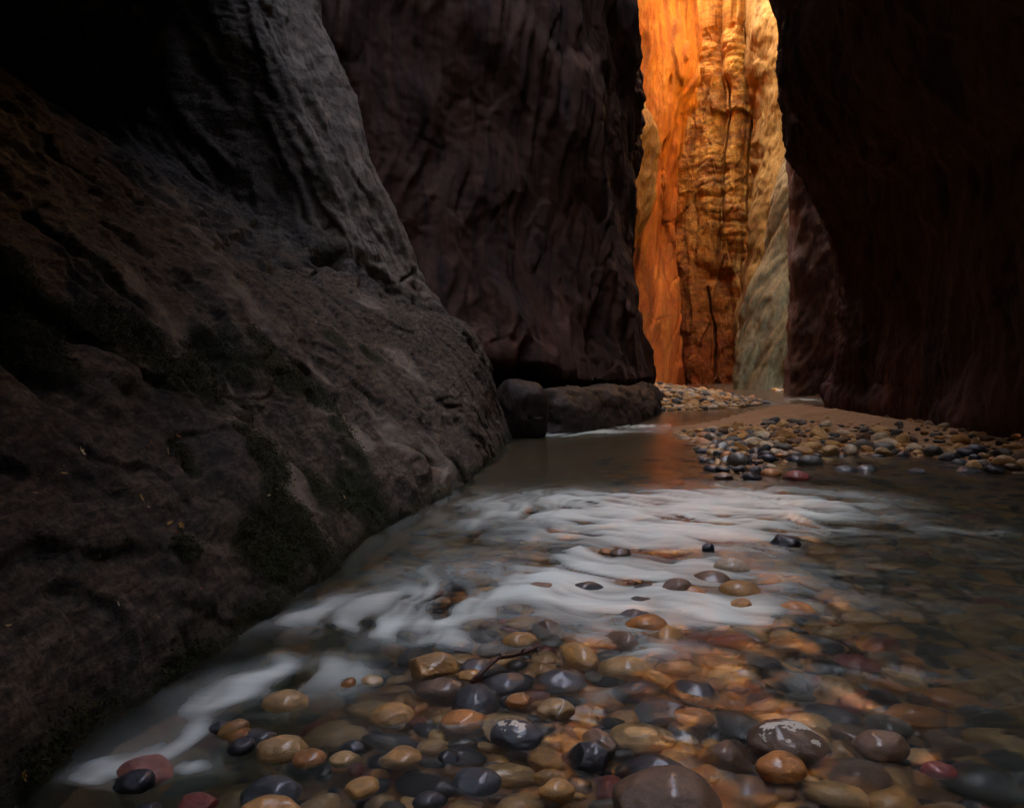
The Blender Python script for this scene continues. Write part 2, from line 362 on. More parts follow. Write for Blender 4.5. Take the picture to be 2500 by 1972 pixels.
add_wall("cliff_left_near", PA, M['near'], "dark sloping cliff base with moss and a pale fluted fin on the left", attrs={"moss": mo, "pale": pa}, target=(6, 8, 8))

# ------------------------------------------------------------------ left cliff, far: reddish scooped wall ending in a corner
zl = [-1, 0.0, 0.72, 0.92, 2.0, 4.0, 6.1, 8.2, 10.5, 13.5, 18, 30, 60]
xc = [3.8, 3.8, 3.9, 4.66, 4.5, 4.2, 4.05, 4.15, 4.32, 3.75, 3.5, 3.6, 3.6]
B = [(16.2, -3.6, .30, .4), (16.0, -1.3, .33, .45), (16.8, .5, .26, .4), (18.6, 2.05, .15, .25), (21.8, 3.45, .07, .1)]
C = []
for l, z in enumerate(zl):
    row = []
    rec = 1.0 if l <= 2 else 0.0
    for (y, x, lean, up) in B:
        zz = z + (0.45 if 2 <= l <= 3 and y < 17.5 else 0) 
        ln = lean * min(z, 14) if z > 0 else 0
        sc_ = 0.35 * math.exp(-((z - 5) / 3.0) ** 2)
        row.append((x - ln - 0.45 * rec - sc_, y + 0.75 * rec + sc_, zz))
    for (y, dx) in ((25.6, -.12), (26.9, 0.0), (28.2, -.12), (31, -1.4), (36.5, -3.0)):
        row.append((xc[l] - .34 + dx, y + 0.2 * rec, z))
    C.append(row)
PB = wall_grid(C, [4, 14, 8, 36, 55, 55, 50, 50, 45, 14, 8, 6], [16, 55, 60, 70, 75, 40, 30, 22, 5])
def detail_B(P):
    n = face_to(P, normals(P), (8, 14, 5))
    w = P + 0.35 * np.stack([noise(P * 0.5, 103), noise(P * 0.5, 104), noise(P * 0.5, 105)], -1)
    q = aniso(w, (0.22, 0.05, 0.97), (0.6, -0.8, 0), 0.085, 1, 1)
    qd = aniso(w, (0.5, 0.4, -0.75), (0.6, -0.8, 0), 0.22, 1, 1)
    d = 0.40 * fbm(w * np.array([.45, .45, .14]), 2, 111)
    d += 0.15 * terrace(fbm(q * .8, 2, 125), 3, .2) + 0.28 * ridged(q * .75, 3, 121) * (0.4 + 0.6 * sstep(-.2, .3, noise(P * .4, 122)))
    d += 0.05 * terrace(fbm(qd * 0.7, 2, 131), 3, 0.25) + 0.02 * terrace(fbm(qd * 3.5, 2, 135), 3, 0.4)
    f1, f2, cv = worley(w * np.array([1.3, 1.3, 1.8]), 17)
    d += 0.02 * np.minimum(f2 - f1, .25) / .25 * sstep(-.1, .3, noise(P * .35, 141))
    d += 0.02 * fbm(P * 6, 3, 151)
    # blocky jagged outline at the corner
    cor = sstep(24, 26.5, P[..., 1]) * (P[..., 2] > 1)
    d += cor * 0.22 * terrace(fbm(P * np.array([.5, .5, .8]), 3, 161), 2.5, .2)
    return P + n * d[..., None]
PB = detail_B(PB)
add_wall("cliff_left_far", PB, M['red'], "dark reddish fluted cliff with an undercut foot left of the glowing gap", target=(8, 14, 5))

# ------------------------------------------------------------------ right cliff
zr = [-1, .3, .82, 2.2, 3.5, 4.64, 5.3, 6.07, 7.03, 8.4, 8.76, 10.4, 14, 18, 24, 31]
xr = [7.95, 7.92, 7.92, 8.05, 8.01, 7.92, 7.70, 7.47, 6.99, 6.81, 6.73, 6.76, 6.8, 7.0, 7.6, 9.0]
xk = [v + (.34 if .5 < z_ < 5.5 else .12 if z_ < 7.5 else 0) for v, z_ in zip(xr[:12], zr)] + [5.5, 4.7, 4.6, 5.0]             # corner bent over above the view, shaped to block glow reflected in the water
ys = [(-12, -.75), (-2, -.65), (6, -.58), (11.2, -.50), (14.2, -.27), (17, -.10), (19.0, -.04), (20.2, 0), (21.6, .3), (24, 1.5), (28, 4.0), (31, 9)]
C = [[(xk[l] + .26 + dx if y > 16 else 7.92 + dx + (xr[l] - 7.92) * 0.85 - (0.7 + 1.7 * (y < 10)) * min(1, max(0, (zr[l] - 8) / 6)) + 0.3 * math.exp(-((zr[l] - 4) / 2.5) ** 2), y, zr[l]) for (y, dx) in ys] for l in range(len(zr))]  # extra overhang above the view, added to darken the near right water
PR = wall_grid(C, [4, 10, 28, 26, 24, 16, 18, 20, 26, 8, 30, 14, 6, 6, 6], [3, 4, 22, 60, 55, 45, 34, 26, 18, 8, 4])
def detail_R(P):
    n = face_to(P, normals(P), (0, 12, 3))
    w = P + 0.3 * np.stack([noise(P * 0.5, 203), noise(P * 0.5, 204), noise(P * 0.5, 205)], -1)
    q = aniso(w, (0.0, -0.35, -0.93), (-1, -.2, 0), 0.18, 1, 1)
    d = 0.28 * fbm(w * .45, 3, 211) + 0.15 * ridged(q * 1.1, 3, 221) + 0.14 * terrace(fbm(q * 1.0, 3, 231), 3, .25)
    d += 0.05 * terrace(fbm(q * 4, 3, 235), 3, .4) + 0.02 * fbm(P * 7, 3, 241)
    cor = sstep(18.5, 20, P[..., 1]); d += cor * 0.12 * terrace(fbm(P * np.array([.6, .6, 1.0]), 3, 251), 2.5, .2)
    return P + n * d[..., None]
PR = detail_R(PR)
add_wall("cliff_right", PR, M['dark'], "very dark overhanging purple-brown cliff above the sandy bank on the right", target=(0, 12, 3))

# ------------------------------------------------------------------ the glowing far end of the canyon
def slab(name, rows, mat, label, detail, wrapL=(0.6, 4), wrapR=(-0.4, 5), bulge=0.5, nu=90, dz=0.13, ztop=24.5, target=(8, 20, 8)):
    """rows: (z, xL, yL, xR, yR) from the foot upward; edges wrap round to the back"""
    C = []
    for (z, a, b, c, d) in rows:
        nx, ny = (d - b), -(c - a); L = math.hypot(nx, ny); nx /= L; ny /= L
        row = [(a + wrapL[0], b + wrapL[1], z), (a + wrapL[0] * .15, b + wrapL[1] * .2, z), (a, b, z)]
        for t in (.25, .5, .75): k = bulge * math.sin(math.pi * t); row.append((a + (c - a) * t + nx * k, b + (d - b) * t + ny * k, z))
        row += [(c, d, z), (c + wrapR[0] * .15, d + wrapR[1] * .2, z), (c + wrapR[0], d + wrapR[1], z)]
        C.append(row)
    zs = [r[0] for r in rows]
    lv = [max(2, int((min(z2, ztop) - min(z1, ztop)) / dz) + (3 if z2 > ztop else 0)) for z1, z2 in zip(zs, zs[1:])]
    q = nu // 4
    P = wall_grid(C, lv, [5, q // 3, q, q, q, q, q // 3, 5])
    n = face_to(P, normals(P), target)
    P = P + n * detail(P)[..., None]
    add_wall(name, P, mat, label, target=target)
    return P

def bed(P, k, s, warp=.35): # rounded sandstone beds
    h = P[..., 2] * k + warp * k * noise(P * np.array([.35, .35, .5]), s) + .12 * k * noise(P * 1.3, s + 1)
    return np.abs(np.sin(math.pi * h)) ** 0.6

def det_orange(P):
    w = P + .5 * np.stack([noise(P * .3, 303), noise(P * .3, 304), noise(P * .3, 305)], -1)
    q = aniso(w, (.15, .1, 1), (.6, -.8, 0), .16, 1, 1)
    d = .9 * fbm(w * np.array([.26, .26, .10]), 2, 311) + .50 * terrace(fbm(q * .55, 2, 331), 2.4, .10)
    rg = sstep(-.1, .35, noise(P * .22, 337)); d += (.3 + .7 * rg) * (.16 * terrace(fbm(q * 1.8, 3, 335), 3, .15)) + .03 * fbm(P * 2.2, 3, 341)
    f1, f2, cv = worley(w * np.array([.5, .5, .3]), 33); d += rg * .3 * (cv - .5) - .18 * (1 - sstep(.0, .035, f2 - f1)) * rg
    return d
pr = [(-1, 1560, 1640), (.2, 1560, 1641), (1.85, 1560, 1634), (4.4, 1560, 1657), (8.6, 1560, 1650), (10.7, 1560, 1652), (13.5, 1560, 1658), (14.8, 1560, 1672), (16.6, 1555, 1675), (17.3, 1552, 1686), (18.3, 1545, 1709), (20.2, 1525, 1712), (22.8, 1515, 1704), (28, 1515, 1700)]
rows = [(z, X(a, 43) - .9, 43, X(b, 48.5), 48.5) for (z, a, b) in pr] + [(31, 5.0, 43, 10.2, 48.5)]
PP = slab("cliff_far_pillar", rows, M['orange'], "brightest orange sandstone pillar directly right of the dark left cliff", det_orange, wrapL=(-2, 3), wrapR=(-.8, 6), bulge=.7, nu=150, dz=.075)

def det_centre(P):
    pxx = CX + P[..., 0] / P[..., 1] * F; z = P[..., 2]
    wv = 22 * noise(np.stack([P[..., 2] * .18, P[..., 2] * .05, 0 * z], -1), 401) + 5 * noise(np.stack([P[..., 2] * .7, 0 * z, 0 * z], -1), 402)
    d = np.zeros_like(z)
    cols = [(1690, 44, .9, 3, 40), (1733, 34, 1.1, 8, 60), (1795, 32, 1.5, 7.5, 60), (1760, 40, .7, -2, 7), (1700, 46, .8, -2, 9), (1830, 40, .9, -2, 60)]
    for k, (c, h, amp, z0, z1) in enumerate(cols):
        t = np.clip((pxx + wv - c) / h, -1, 1)
        d = np.maximum(d, amp * np.sqrt(1 - t * t) * sstep(z0 - .6, z0 + .6, z + .5 * noise(P * .6, 410 + k)) * (1 - sstep(z1 - .3, z1 + .3, z)))
    for (c0, a, b) in ((1775, 9, 21), (1831, 9, 40), (1745, -1, 7)):
        d -= .9 * np.exp(-((pxx + wv * 1.2 - c0) / (1.8 + 1.6 * sstep(-.3, .4, noise(P * .5, 405)))) ** 2) * sstep(a, a + 2, z) * (1 - sstep(b - 1, b, z))
    up = sstep(6, 10, z)
    w2 = P + .25 * np.stack([noise(P * .9, 461), noise(P * .9, 462), noise(P * .9, 463)], -1); g1, g2, gv = worley(w2 * np.array([1.1, 1.1, .32]), 47); d += .34 * (gv - .5) * sstep(-.2, .2, noise(P * .25, 465))
    lay = sstep(-.25, .3, noise(P * np.array([.3, .3, .15]), 429)); d += up * lay * (.26 * bed(P, .55, 421, .8) + .14 * bed(P, 1.7, 425, .6)) + (1 - up) * .08 * bed(P, .4, 427)
    w = P + .4 * np.stack([noise(P * .4, 433), noise(P * .4, 434), noise(P * .4, 435)], -1)
    f1, f2, cv = worley(w * np.array([.50, .50, .13]), 43)
    d += 1.1 * (cv - .5) * (0.6 + .4 * (1 - up)) 
    d += .22 * fbm(w * .35, 2, 441) + .12 * terrace(fbm(P * np.array([1.6, 1.6, 1.1]), 3, 451), 3, .12) + .06 * terrace(fbm(P * np.array([4, 4, 2.4]), 2, 455), 2, .2)
    return d
rows = [(z, 9.6, 58, 18.2, 54.5) for z in (-1, .2, 3, 8, 12, 16, 20, 24.5, 28, 34, 60)]
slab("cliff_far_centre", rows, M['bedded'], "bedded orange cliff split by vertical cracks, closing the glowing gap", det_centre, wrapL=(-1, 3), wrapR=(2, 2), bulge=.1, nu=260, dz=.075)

def det_tan(P):
    q = aniso(P, (-.55, .1, -.8), (-.7, -.7, 0), .25, 1, 1)
    w = P + .4 * np.stack([noise(P * .4, 503), noise(P * .4, 504), noise(P * .4, 505)], -1)
    d = .4 * fbm(w * .3, 3, 511) + .13 * terrace(fbm(q * 1.1, 3, 521), 3, .25) + .06 * ridged(q * 3, 2, 531) + .04 * fbm(P * 3, 3, 541)
    f1, f2, cv = worley(w * np.array([.4, .4, .25]), 53); d += .4 * (cv - .5) * sstep(6, 16, P[..., 2]) * .6
    return d
tr = [(-1, 1800), (3, 1800), (6, 1816), (9, 1832), (11.5, 1846), (14, 1850), (16.5, 1856), (18.5, 1848), (20.5, 1834), (24.5, 1829), (30, 1829), (60, 1829)]
slab("cliff_far_tan_slab", [(z, X(p, 51.5), 51.5, 21, 44) for z, p in tr], M['tan'], "tan sandstone slab upper right of the glowing gap", det_tan, wrapL=(.6, 3), wrapR=(1, -3), bulge=.3, nu=130)
def det_olive(P):
    q = aniso(P, (.42, -.2, .85), (-.7, -.7, 0), .2, 1, 1)
    d = .12 * fbm(P * .35, 2, 611) + .16 * terrace(fbm(q * 1.1, 3, 621), 3, .15) - .16 * sstep(.75, 1.2, ridged(q * 1.0, 2, 625)) + .07 * terrace(fbm(q * 3, 3, 631), 3, .2) + .02 * fbm(P * 4, 3, 641)
    d -= .5 * (1 - sstep(.2, 1.4, P[..., 2] + .5 * noise(P * .4, 651))) * sstep(12.8, 14.5, P[..., 0])
    return d
orow = [(-1, 1787), (.1, 1790), (2.8, 1800), (5.3, 1826), (7.1, 1862), (9.4, 1879), (12.3, 1912), (14.4, 1937), (17, 1962), (20, 1990), (24, 2020), (30, 2060)]
slab("cliff_far_olive_slab", [(z, X(p, 43), 43, 20 + .1 * z, 37) for z, p in orow], M['olive'], "grey-olive leaning sandstone slab beside the far water", det_olive, wrapL=(.8, 3), wrapR=(1, -3), bulge=.3, nu=120, dz=.10, ztop=16)
def det_brown(P):
    q = aniso(P, (-.5, .1, -.85), (-.5, -.85, 0), .25, 1, 1)
    d = .22 * fbm(P * .4, 3, 711) + .10 * terrace(fbm(q * 1.2, 3, 721), 3, .3) + .05 * ridged(q * 3, 2, 731) + .02 * fbm(P * 5, 3, 741)
    return d
brow = [(-1, 1926), (.05, 1927), (3.5, 1935), (7.6, 1939), (11, 1936), (14, 1945), (20, 1960), (28, 1985)]
slab("cliff_far_brown_panel", [(z, X(p, 34.5), 34.5, 18, 31) for z, p in brow], M['brown'], "narrow brown cliff panel between the olive slab and the dark right cliff", det_brown, wrapL=(.9, 3), wrapR=(1, -2), bulge=.15, nu=100, dz=.09, ztop=12)
# a brown buttress that leans out from behind the dark left cliff, in front of the pillar
bu = [(7.2, 1545), (8.0, 1566), (9.0, 1588), (10.5, 1600), (12.0, 1606), (13.2, 1600), (14.2, 1580), (15.2, 1566), (17, 1545), (19, 1530)]
slab("cliff_far_buttress", [(z, 4.6, 38.5, X(p, 40.5), 40.5) for z, p in bu], M['tan'], "small brown buttress jutting out beside the dark left cliff", det_brown, wrapL=(-1, 1), wrapR=(-.6, 4), bulge=.2, nu=60, dz=.1, ztop=20)

def sheet(name, path, zs, mat, label, amp=.8, target=(8, 20, 10), n=(14, 30)):
    C = [[(x, y, z) for (x, y) in path] for z in zs]
    P = wall_grid(C, [n[0]] * (len(zs) - 1), [n[1]] * (len(path) - 1))
    nn = face_to(P, normals(P), target); P = P + nn * (amp * fbm(P * .25, 4, 801) + .3 * amp * ridged(P * np.array([.5, .5, .1]), 2, 811))[..., None]
    return add_wall(name, P, mat, label, target=target)
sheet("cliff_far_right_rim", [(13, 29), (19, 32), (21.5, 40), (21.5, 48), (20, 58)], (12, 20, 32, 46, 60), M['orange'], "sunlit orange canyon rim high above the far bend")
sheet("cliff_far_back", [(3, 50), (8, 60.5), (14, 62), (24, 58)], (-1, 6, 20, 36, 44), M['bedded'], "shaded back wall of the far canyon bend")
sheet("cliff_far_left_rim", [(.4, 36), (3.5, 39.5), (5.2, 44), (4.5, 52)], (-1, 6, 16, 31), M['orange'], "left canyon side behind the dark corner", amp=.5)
sheet("cliff_behind", [(-3, -8), (1, -13.5), (6, -14), (9, -8)], (-1, 4, 12, 30, 60), M['dark'], "canyon bend behind the viewer", target=(3, 5, 3))
# ------------------------------------------------------------------ river bed, banks, water
LX = np.array([(-14, -1.4), (2.36, -1.43), (2.6, -1.33), (2.97, -1.26), (3.75, -1.22), (5.43, -1.11), (6.7, -.855), (9.1, -.46), (11.9, -.24), (13.8, -.1), (14.2, .3), (16.5, 2.0), (21.2, 3.8), (26.8, 5.0), (30, 4.6), (36, 4.5), (44, 6), (62, 7)])
def xleft(y): return np.interp(y, LX[:, 0], LX[:, 1])
BANK = np.array([(3.2, 16.3), (3.3, 13.2), (2.55, 9.6), (3.3, 10.6), (4.0, 11.6), (5.0, 11.7), (6.0, 11.5), (6.2, 9.9), (7.2, 9.2), (9, 9.5), (9.5, 20), (9.5, 26.5), (8.2, 25), (6.4, 21.9), (4.9, 18.8)])
BAR = np.array([(3.4, 22.6), (5.3, 22.9), (6.8, 24.4), (8.3, 27.0), (8.9, 31), (9.2, 37), (9.6, 46), (5.5, 46), (4.0, 32)])
SPIT = np.array([(13.0, 39.5), (14.2, 38.2), (16.5, 37), (17, 40), (13.4, 40.5)])
def poly_sdf(x, y, poly):                     # positive inside
    d = np.full(x.shape, 1e9); ins = np.zeros(x.shape, bool); n = len(poly)
    for i in range(n):
        a, b = poly[i], poly[(i + 1) % n]
        e = b - a; wx, wy = x - a[0], y - a[1]
        t = np.clip((wx * e[0] + wy * e[1]) / (e @ e), 0, 1)
        d = np.minimum(d, np.hypot(wx - t * e[0], wy - t * e[1]))
        c = ((a[1] > y) != (b[1] > y)) & (x < (b[0] - a[0]) * (y - a[1]) / (b[1] - a[1] + 1e-12) + a[0])
        ins ^= c
    return np.where(ins, d, -d)
def bedz(x, y):
    x = np.asarray(x, float); y = np.asarray(y, float)
    p = np.stack([x, y, 0 * x], -1); dl = x - xleft(y)
    z = -0.17 + 0.05 * noise(p * .8, 901) - 0.26 * sstep(.8, 2.6, x - .12 * y) * (1 - sstep(8, 10, y))
    near = 1 - sstep(4.2, 6.0, y)
    bar = np.exp(-((x + 0.15 - .08 * y) / 1.1) ** 2) * near        # the shallow cobble bar in the foreground
    z = z + .078 * bar
    z = z - (.16 + .30 * sstep(4.5, 7.5, y)) * np.exp(-((dl - .35) / (.35 + .8 * sstep(5, 9, y))) ** 2)
    z = z - .35 * sstep(9.5, 12.0, y) * (1 - sstep(20, 24, y))
    s = poly_sdf(x, y, BANK); nb = .12 * noise(p * 1.3, 905)
    z = np.maximum(z, -.45 + .45 * sstep(-1.2, 0.1, s + nb)) * 1.0 + 0
    z = np.where(s + nb > -.05, np.maximum(z, .02 + .50 * sstep(-.1, 4.2, s + nb) + .03 * noise(p * 1.1, 906) * sstep(0, 1, s)), z)
    s2 = poly_sdf(x, y, BAR); z = np.maximum(z, -.3 + .32 * sstep(-1, .0, s2) + .32 * sstep(0, 3.0, s2))
    s3 = poly_sdf(x, y, SPIT); z = np.maximum(z, -.3 + .32 * sstep(-.6, .0, s3) + .15 * sstep(0, 1.0, s3))
    return z
m, nt, out = mat_new("wet_river_sand"); t = NT(nt)
co = t.coords(); a = t.noise(co, 1.2, 5); b = t.noise(co, 14, 6, .65); c = t.noise(co, 60, 4, .7)
cc = t.mix(t.ramp(a, [(.4, 0.0), (.6, 1.0)]), (.31, .165, .075), (.39, .215, .10))
cc = t.mix(1.0, cc, t.ramp(b, [(.3, .65), (.7, 1.2)]), 'MULTIPLY')
p = t.n("ShaderNodeBsdfPrincipled"); t.l(cc, p.inputs["Base Color"]); p.inputs["Roughness"].default_value = .8; p.inputs["Specular IOR Level"].default_value = .3
t.l(t.bump(t.math('ADD', b, t.math('MULTIPLY', c, .35)), .9, .06), p.inputs["Normal"]); t.l(p.outputs[0], out.inputs[0])
M['sand'] = m
def rows_y(y0, n_far, far=62, coarse=12):
    return np.concatenate([np.linspace(-14, y0, coarse, endpoint=False), 1 / np.linspace(1 / y0, 1 / far, n_far)])
yy = rows_y(1.7, 420); uu = np.linspace(0, 1, 330)
x0 = xleft(yy) - 1.6; x1 = np.interp(yy, [-14, 24, 30, 62], [9.6, 10.5, 22, 26])
XX = x0[:, None] + (x1 - x0)[:, None] * uu[None]; YY = np.repeat(yy[:, None], len(uu), 1)
ZZ = bedz(XX, YY) + .018 * fbm(np.stack([XX * 4, YY * 4, 0 * XX], -1), 3, 911)
gp = np.stack([XX, YY, ZZ], -1)
o = link(bpy.data.objects.new("riverbed", mesh_np("riverbed", gp, grid_faces(*XX.shape), M['sand'])))
tag(o, "reddish sand of the riverbed, the right bank and the far bar", kind="structure")

FOAM = [(1450, 1222, 190, 22, .9), (1610, 1262, 150, 34, 1.0), (1560, 1305, 130, 24, .85), (1350, 1260, 110, 18, .35), (1850, 1210, 130, 24, .95), (1730, 1235, 120, 34, .85), (1960, 1240, 110, 26, .6), (1800, 1280, 110, 24, .6),
        (1420, 1385, 130, 24, .65), (1250, 1440, 130, 30, .75), (1470, 1455, 110, 34, .95), (1340, 1420, 80, 20, .6), (1660, 1500, 150, 28, 1.0), (1790, 1490, 70, 26, .8), (1580, 1600, 90, 26, .75), (1490, 1540, 110, 18, .6), (1690, 1375, 90, 20, .55), (1540, 1420, 60, 24, .6),
        (1020, 1450, 140, 22, .7), (910, 1508, 100, 26, 1.0), (1130, 1500, 90, 20, .6), (1080, 1560, 70, 22, .6), (1180, 1580, 60, 20, .5), (690, 1655, 110, 22, 1.0), (590, 1690, 60, 34, .55), (520, 1725, 50, 30, .8), (395, 1835, 60, 24, 1.0), (460, 1800, 40, 24, .8), (285, 1880, 70, 20, .95), (220, 1915, 60, 16, .7), (555, 1862, 50, 16, .9),
        (710, 1745, 26, 14, .9), (1430, 1053, 140, 5, 1.0), (1560, 1040, 90, 5, .6), (1350, 1062, 60, 4, .7), (2060, 1395, 90, 10, .35), (2010, 1662, 50, 22, .55), (2150, 1640, 100, 10, .3), (2080, 1220, 120, 16, .45), (2200, 1260, 150, 12, .2), (1180, 1740, 40, 20, .45), (1480, 1735, 60, 16, .3),
        (1250, 1760, 60, 10, .2), (1900, 1345, 60, 14, .4), (2350, 1300, 140, 10, .25), (2080, 1290, 80, 8, .4), (1880, 985, 60, 3, .35), (1960, 975, 60, 3, .5), (2050, 1830, 60, 14, .15), (1850, 1900, 80, 20, .2)]
yy = rows_y(1.6, 560, coarse=14); uu = np.linspace(0, 1, 430)
x0 = xleft(yy) - 0.9; x1 = np.interp(yy, [-14, 8, 11, 24, 30, 62], [8.2, 8.2, 8.0, 8.6, 20, 24])
XX = x0[:, None] + (x1 - x0)[:, None] * uu[None]; YY = np.repeat(yy[:, None], len(uu), 1)
p3 = np.stack([XX, YY, 0 * XX], -1)
wx = XX + .22 * noise(p3 * 1.6, 921) + .10 * noise(p3 * 3.7, 922); wy = YY + .22 * noise(p3 * 1.6, 923) + .10 * noise(p3 * 3.7, 924)
foam = np.zeros_like(XX)
FOAM += [(1520, 1265, 360, 62, .70), (1500, 1430, 460, 66, .66), (950, 1500, 270, 52, .45), (640, 1690, 190, 52, .42), (400, 1830, 150, 50, .42), (1850, 1250, 240, 45, .30)]
for (a, b, rx, ry, s) in FOAM:
    gx, gy = G(a, b); sx = rx / F * gy; sy = ry * gy * gy / (EYE * F)
    foam += s * np.exp(-(((wx - gx) / sx) ** 2 + ((wy - gy) / sy) ** 2) * .9)
fx, fy = .88, -.47                                                # the way the current runs
al = wx * fx + wy * fy; ac = -wx * fy + wy * fx
dl_ = wx - xleft(wy); by = 1 - sstep(.7, 1.5, dl_)                # beside the cliff the current follows its foot
st = (1 - by) * fbm(np.stack([al * .9, ac * 4.2, 0 * al], -1), 3, 931) + by * fbm(np.stack([dl_ * 4.0, wy * .8, 0 * al], -1), 3, 932)
st2 = (1 - by) * fbm(np.stack([al * 2.0, ac * 8.5, 0 * al], -1), 2, 935) + by * fbm(np.stack([dl_ * 8.0, wy * 1.6, 0 * al], -1), 2, 936)
wv = np.stack([wx * 2.6, wy * 2.1, 0 * wx], -1); hump = noise(wv, 941) + .45 * noise(wv * 2.0 + 5, 942)
st3 = fbm(np.stack([al * 2.4, ac * 17, 0 * al], -1), 2, 938) * (1 - by) + by * fbm(np.stack([dl_ * 16, wy * 2.0, 0 * al], -1), 2, 939)
foam = np.clip(foam * (.58 + .75 * st + .5 * st2 + .18 * st3 + .62 * hump * (1 - sstep(7.0, 8.2, YY))), 0, 1.8); foam = 1 - np.exp(-1.6 * foam)
rap = sstep(1.5, 2.2, YY) * (1 - sstep(8.6, 10.0, YY)) * (.35 + .65 * sstep(.1, 1.2, XX - xleft(YY)))
pool = sstep(9.0, 11, YY)
ZW = rap * (.036 * hump + .010 * st2) + pool * .004 * fbm(np.stack([XX * 1.2, YY * 3.5, 0 * XX], -1), 3, 951) + .012 * rap * foam
depth = np.clip(ZW - bedz(XX, YY), 0, 1.2)
# aerated veil over the whole rapid, thin where the water is calm
veil = np.clip(.008 + .04 * rap * sstep(-.3, .6, st) , 0, 1)
wm, nt, out = mat_new("river_water"); t = NT(nt)
fo = t.attr("foam"); de = t.attr("depth"); ve = t.attr("veil")
clear = t.n("ShaderNodeBsdfPrincipled"); clear.inputs["Base Color"].default_value = (.93, .95, .90, 1); clear.inputs["Transmission Weight"].default_value = 1.0
clear.inputs["IOR"].default_value = 1.33; clear.inputs["Roughness"].default_value = .20
co = t.coords(scale=(1.0, 2.4, 1)); wn_ = t.noise(co, 5.0, 3, .5, .6)
t.l(t.bump(wn_, .25, .02), clear.inputs["Normal"])
murk = t.n("ShaderNodeBsdfPrincipled"); murk.inputs["Base Color"].default_value = (.036, .042, .018, 1); murk.inputs["Roughness"].default_value = .12; murk.inputs["IOR"].default_value = 1.33
t.l(t.bump(wn_, .25, .02), murk.inputs["Normal"])
milk = t.n("ShaderNodeBsdfPrincipled"); milk.inputs["Base Color"].default_value = (.86, .93, .84, 1); milk.inputs["Roughness"].default_value = .35; milk.inputs["IOR"].default_value = 1.33
m1 = t.n("ShaderNodeMixShader"); t.l(t.ramp(de, [(.13, 0.0), (.50, .95)]), m1.inputs[0]); t.l(clear.outputs[0], m1.inputs[1]); t.l(murk.outputs[0], m1.inputs[2])
cfl = t.coords(scale=(.30, 3.2, 1), rot=(0, 0, R(28))); sfl = t.noise(cfl, 5.0, 4, .6, .8)     # fine threads of foam along the current
fo2 = t.math('MULTIPLY', fo, t.ramp(sfl, [(.33, .9), (.66, 1.05)]))
fac = t.math('MAXIMUM', t.ramp(fo2, [(.0, 0.0), (.3, .20), (.6, .58), (.9, .92)]), t.math('MULTIPLY', ve, 1.0))
m2 = t.n("ShaderNodeMixShader"); t.l(fac, m2.inputs[0]); t.l(m1.outputs[0], m2.inputs[1]); t.l(milk.outputs[0], m2.inputs[2]); t.l(m2.outputs[0], out.inputs[0])
o = link(bpy.data.objects.new("river", mesh_np("river", np.stack([XX, YY, ZW], -1), grid_faces(*XX.shape), wm, attrs={"foam": foam.ravel(), "depth": depth.ravel(), "veil": veil.ravel()})))
tag(o, "silky white and dark green river running over cobbles", kind="structure")

# ------------------------------------------------------------------ ledge and boulder at the foot of the left cliff
def path_rock(name, path, sec, mat, nl=30, nc=8, s=0, amp=.06):
    """sec: list of cross sections (offset to the left of the path, z) for each path point"""
    C = []
    for k in range(len(sec[0])):
        row = []
        for i, (x, y) in enumerate(path):
            a = np.array(path[max(0, i - 1)]); b = np.array(path[min(len(path) - 1, i + 1)]); d = (b - a) / np.linalg.norm(b - a)
            off, z = sec[i][k]; row.append((x - d[1] * off, y + d[0] * off, z))
        C.append(row)
    P = wall_grid(C, [nc] * (len(C) - 1), [nl] * (len(path) - 1))
    n = face_to(P, normals(P), (8, 10, 5))
    w = P + .2 * noise(P * 1.2, s)[..., None]
    q = aniso(w, (.4, .6, .3), (.7, -.5, .3), .4, 1, 1)
    d = amp * 1.4 * fbm(w * .9, 3, s + 1) + amp * .8 * terrace(fbm(q * 2, 3, s + 5), 3, .3) + .25 * amp * fbm(P * 8, 3, s + 9)
    return P + n * d[..., None]
def sec(h, w): return [(0.1, -.6), (0, 0.0), (.10 * w, .45 * h), (.28 * w, .8 * h), (.55 * w, h), (1.0 * w, .98 * h), (1.6 * w, .7 * h)]
lp = [(-.2, 15.6), (.9, 15.2), (2.1, 16.6), (3.1, 18.8), (3.9, 21.4), (4.6, 24.4), (5.0, 26.6), (4.7, 28.0), (3.4, 29.2)]
P = path_rock("ledge", lp, [sec(.80, .9), sec(.84, .9), sec(.84, 1.0), sec(.80, 1.1), sec(.78, 1.1), sec(.74, 1.0), sec(.62, .8), sec(.5, .6), sec(.3, .6)], M['ledge'], 34, 12, 1001, .09)
me = mesh_np("rock_ledge", P, grid_faces(*P.shape[:2], np.sum(normals(P) * (np.array((8, 10, 5)) - P), -1).mean() < 0), M['ledge'])
tag(link(bpy.data.objects.new("rock_ledge", me)), "long low dark ledge along the water under the undercut cliff", kind="structure")

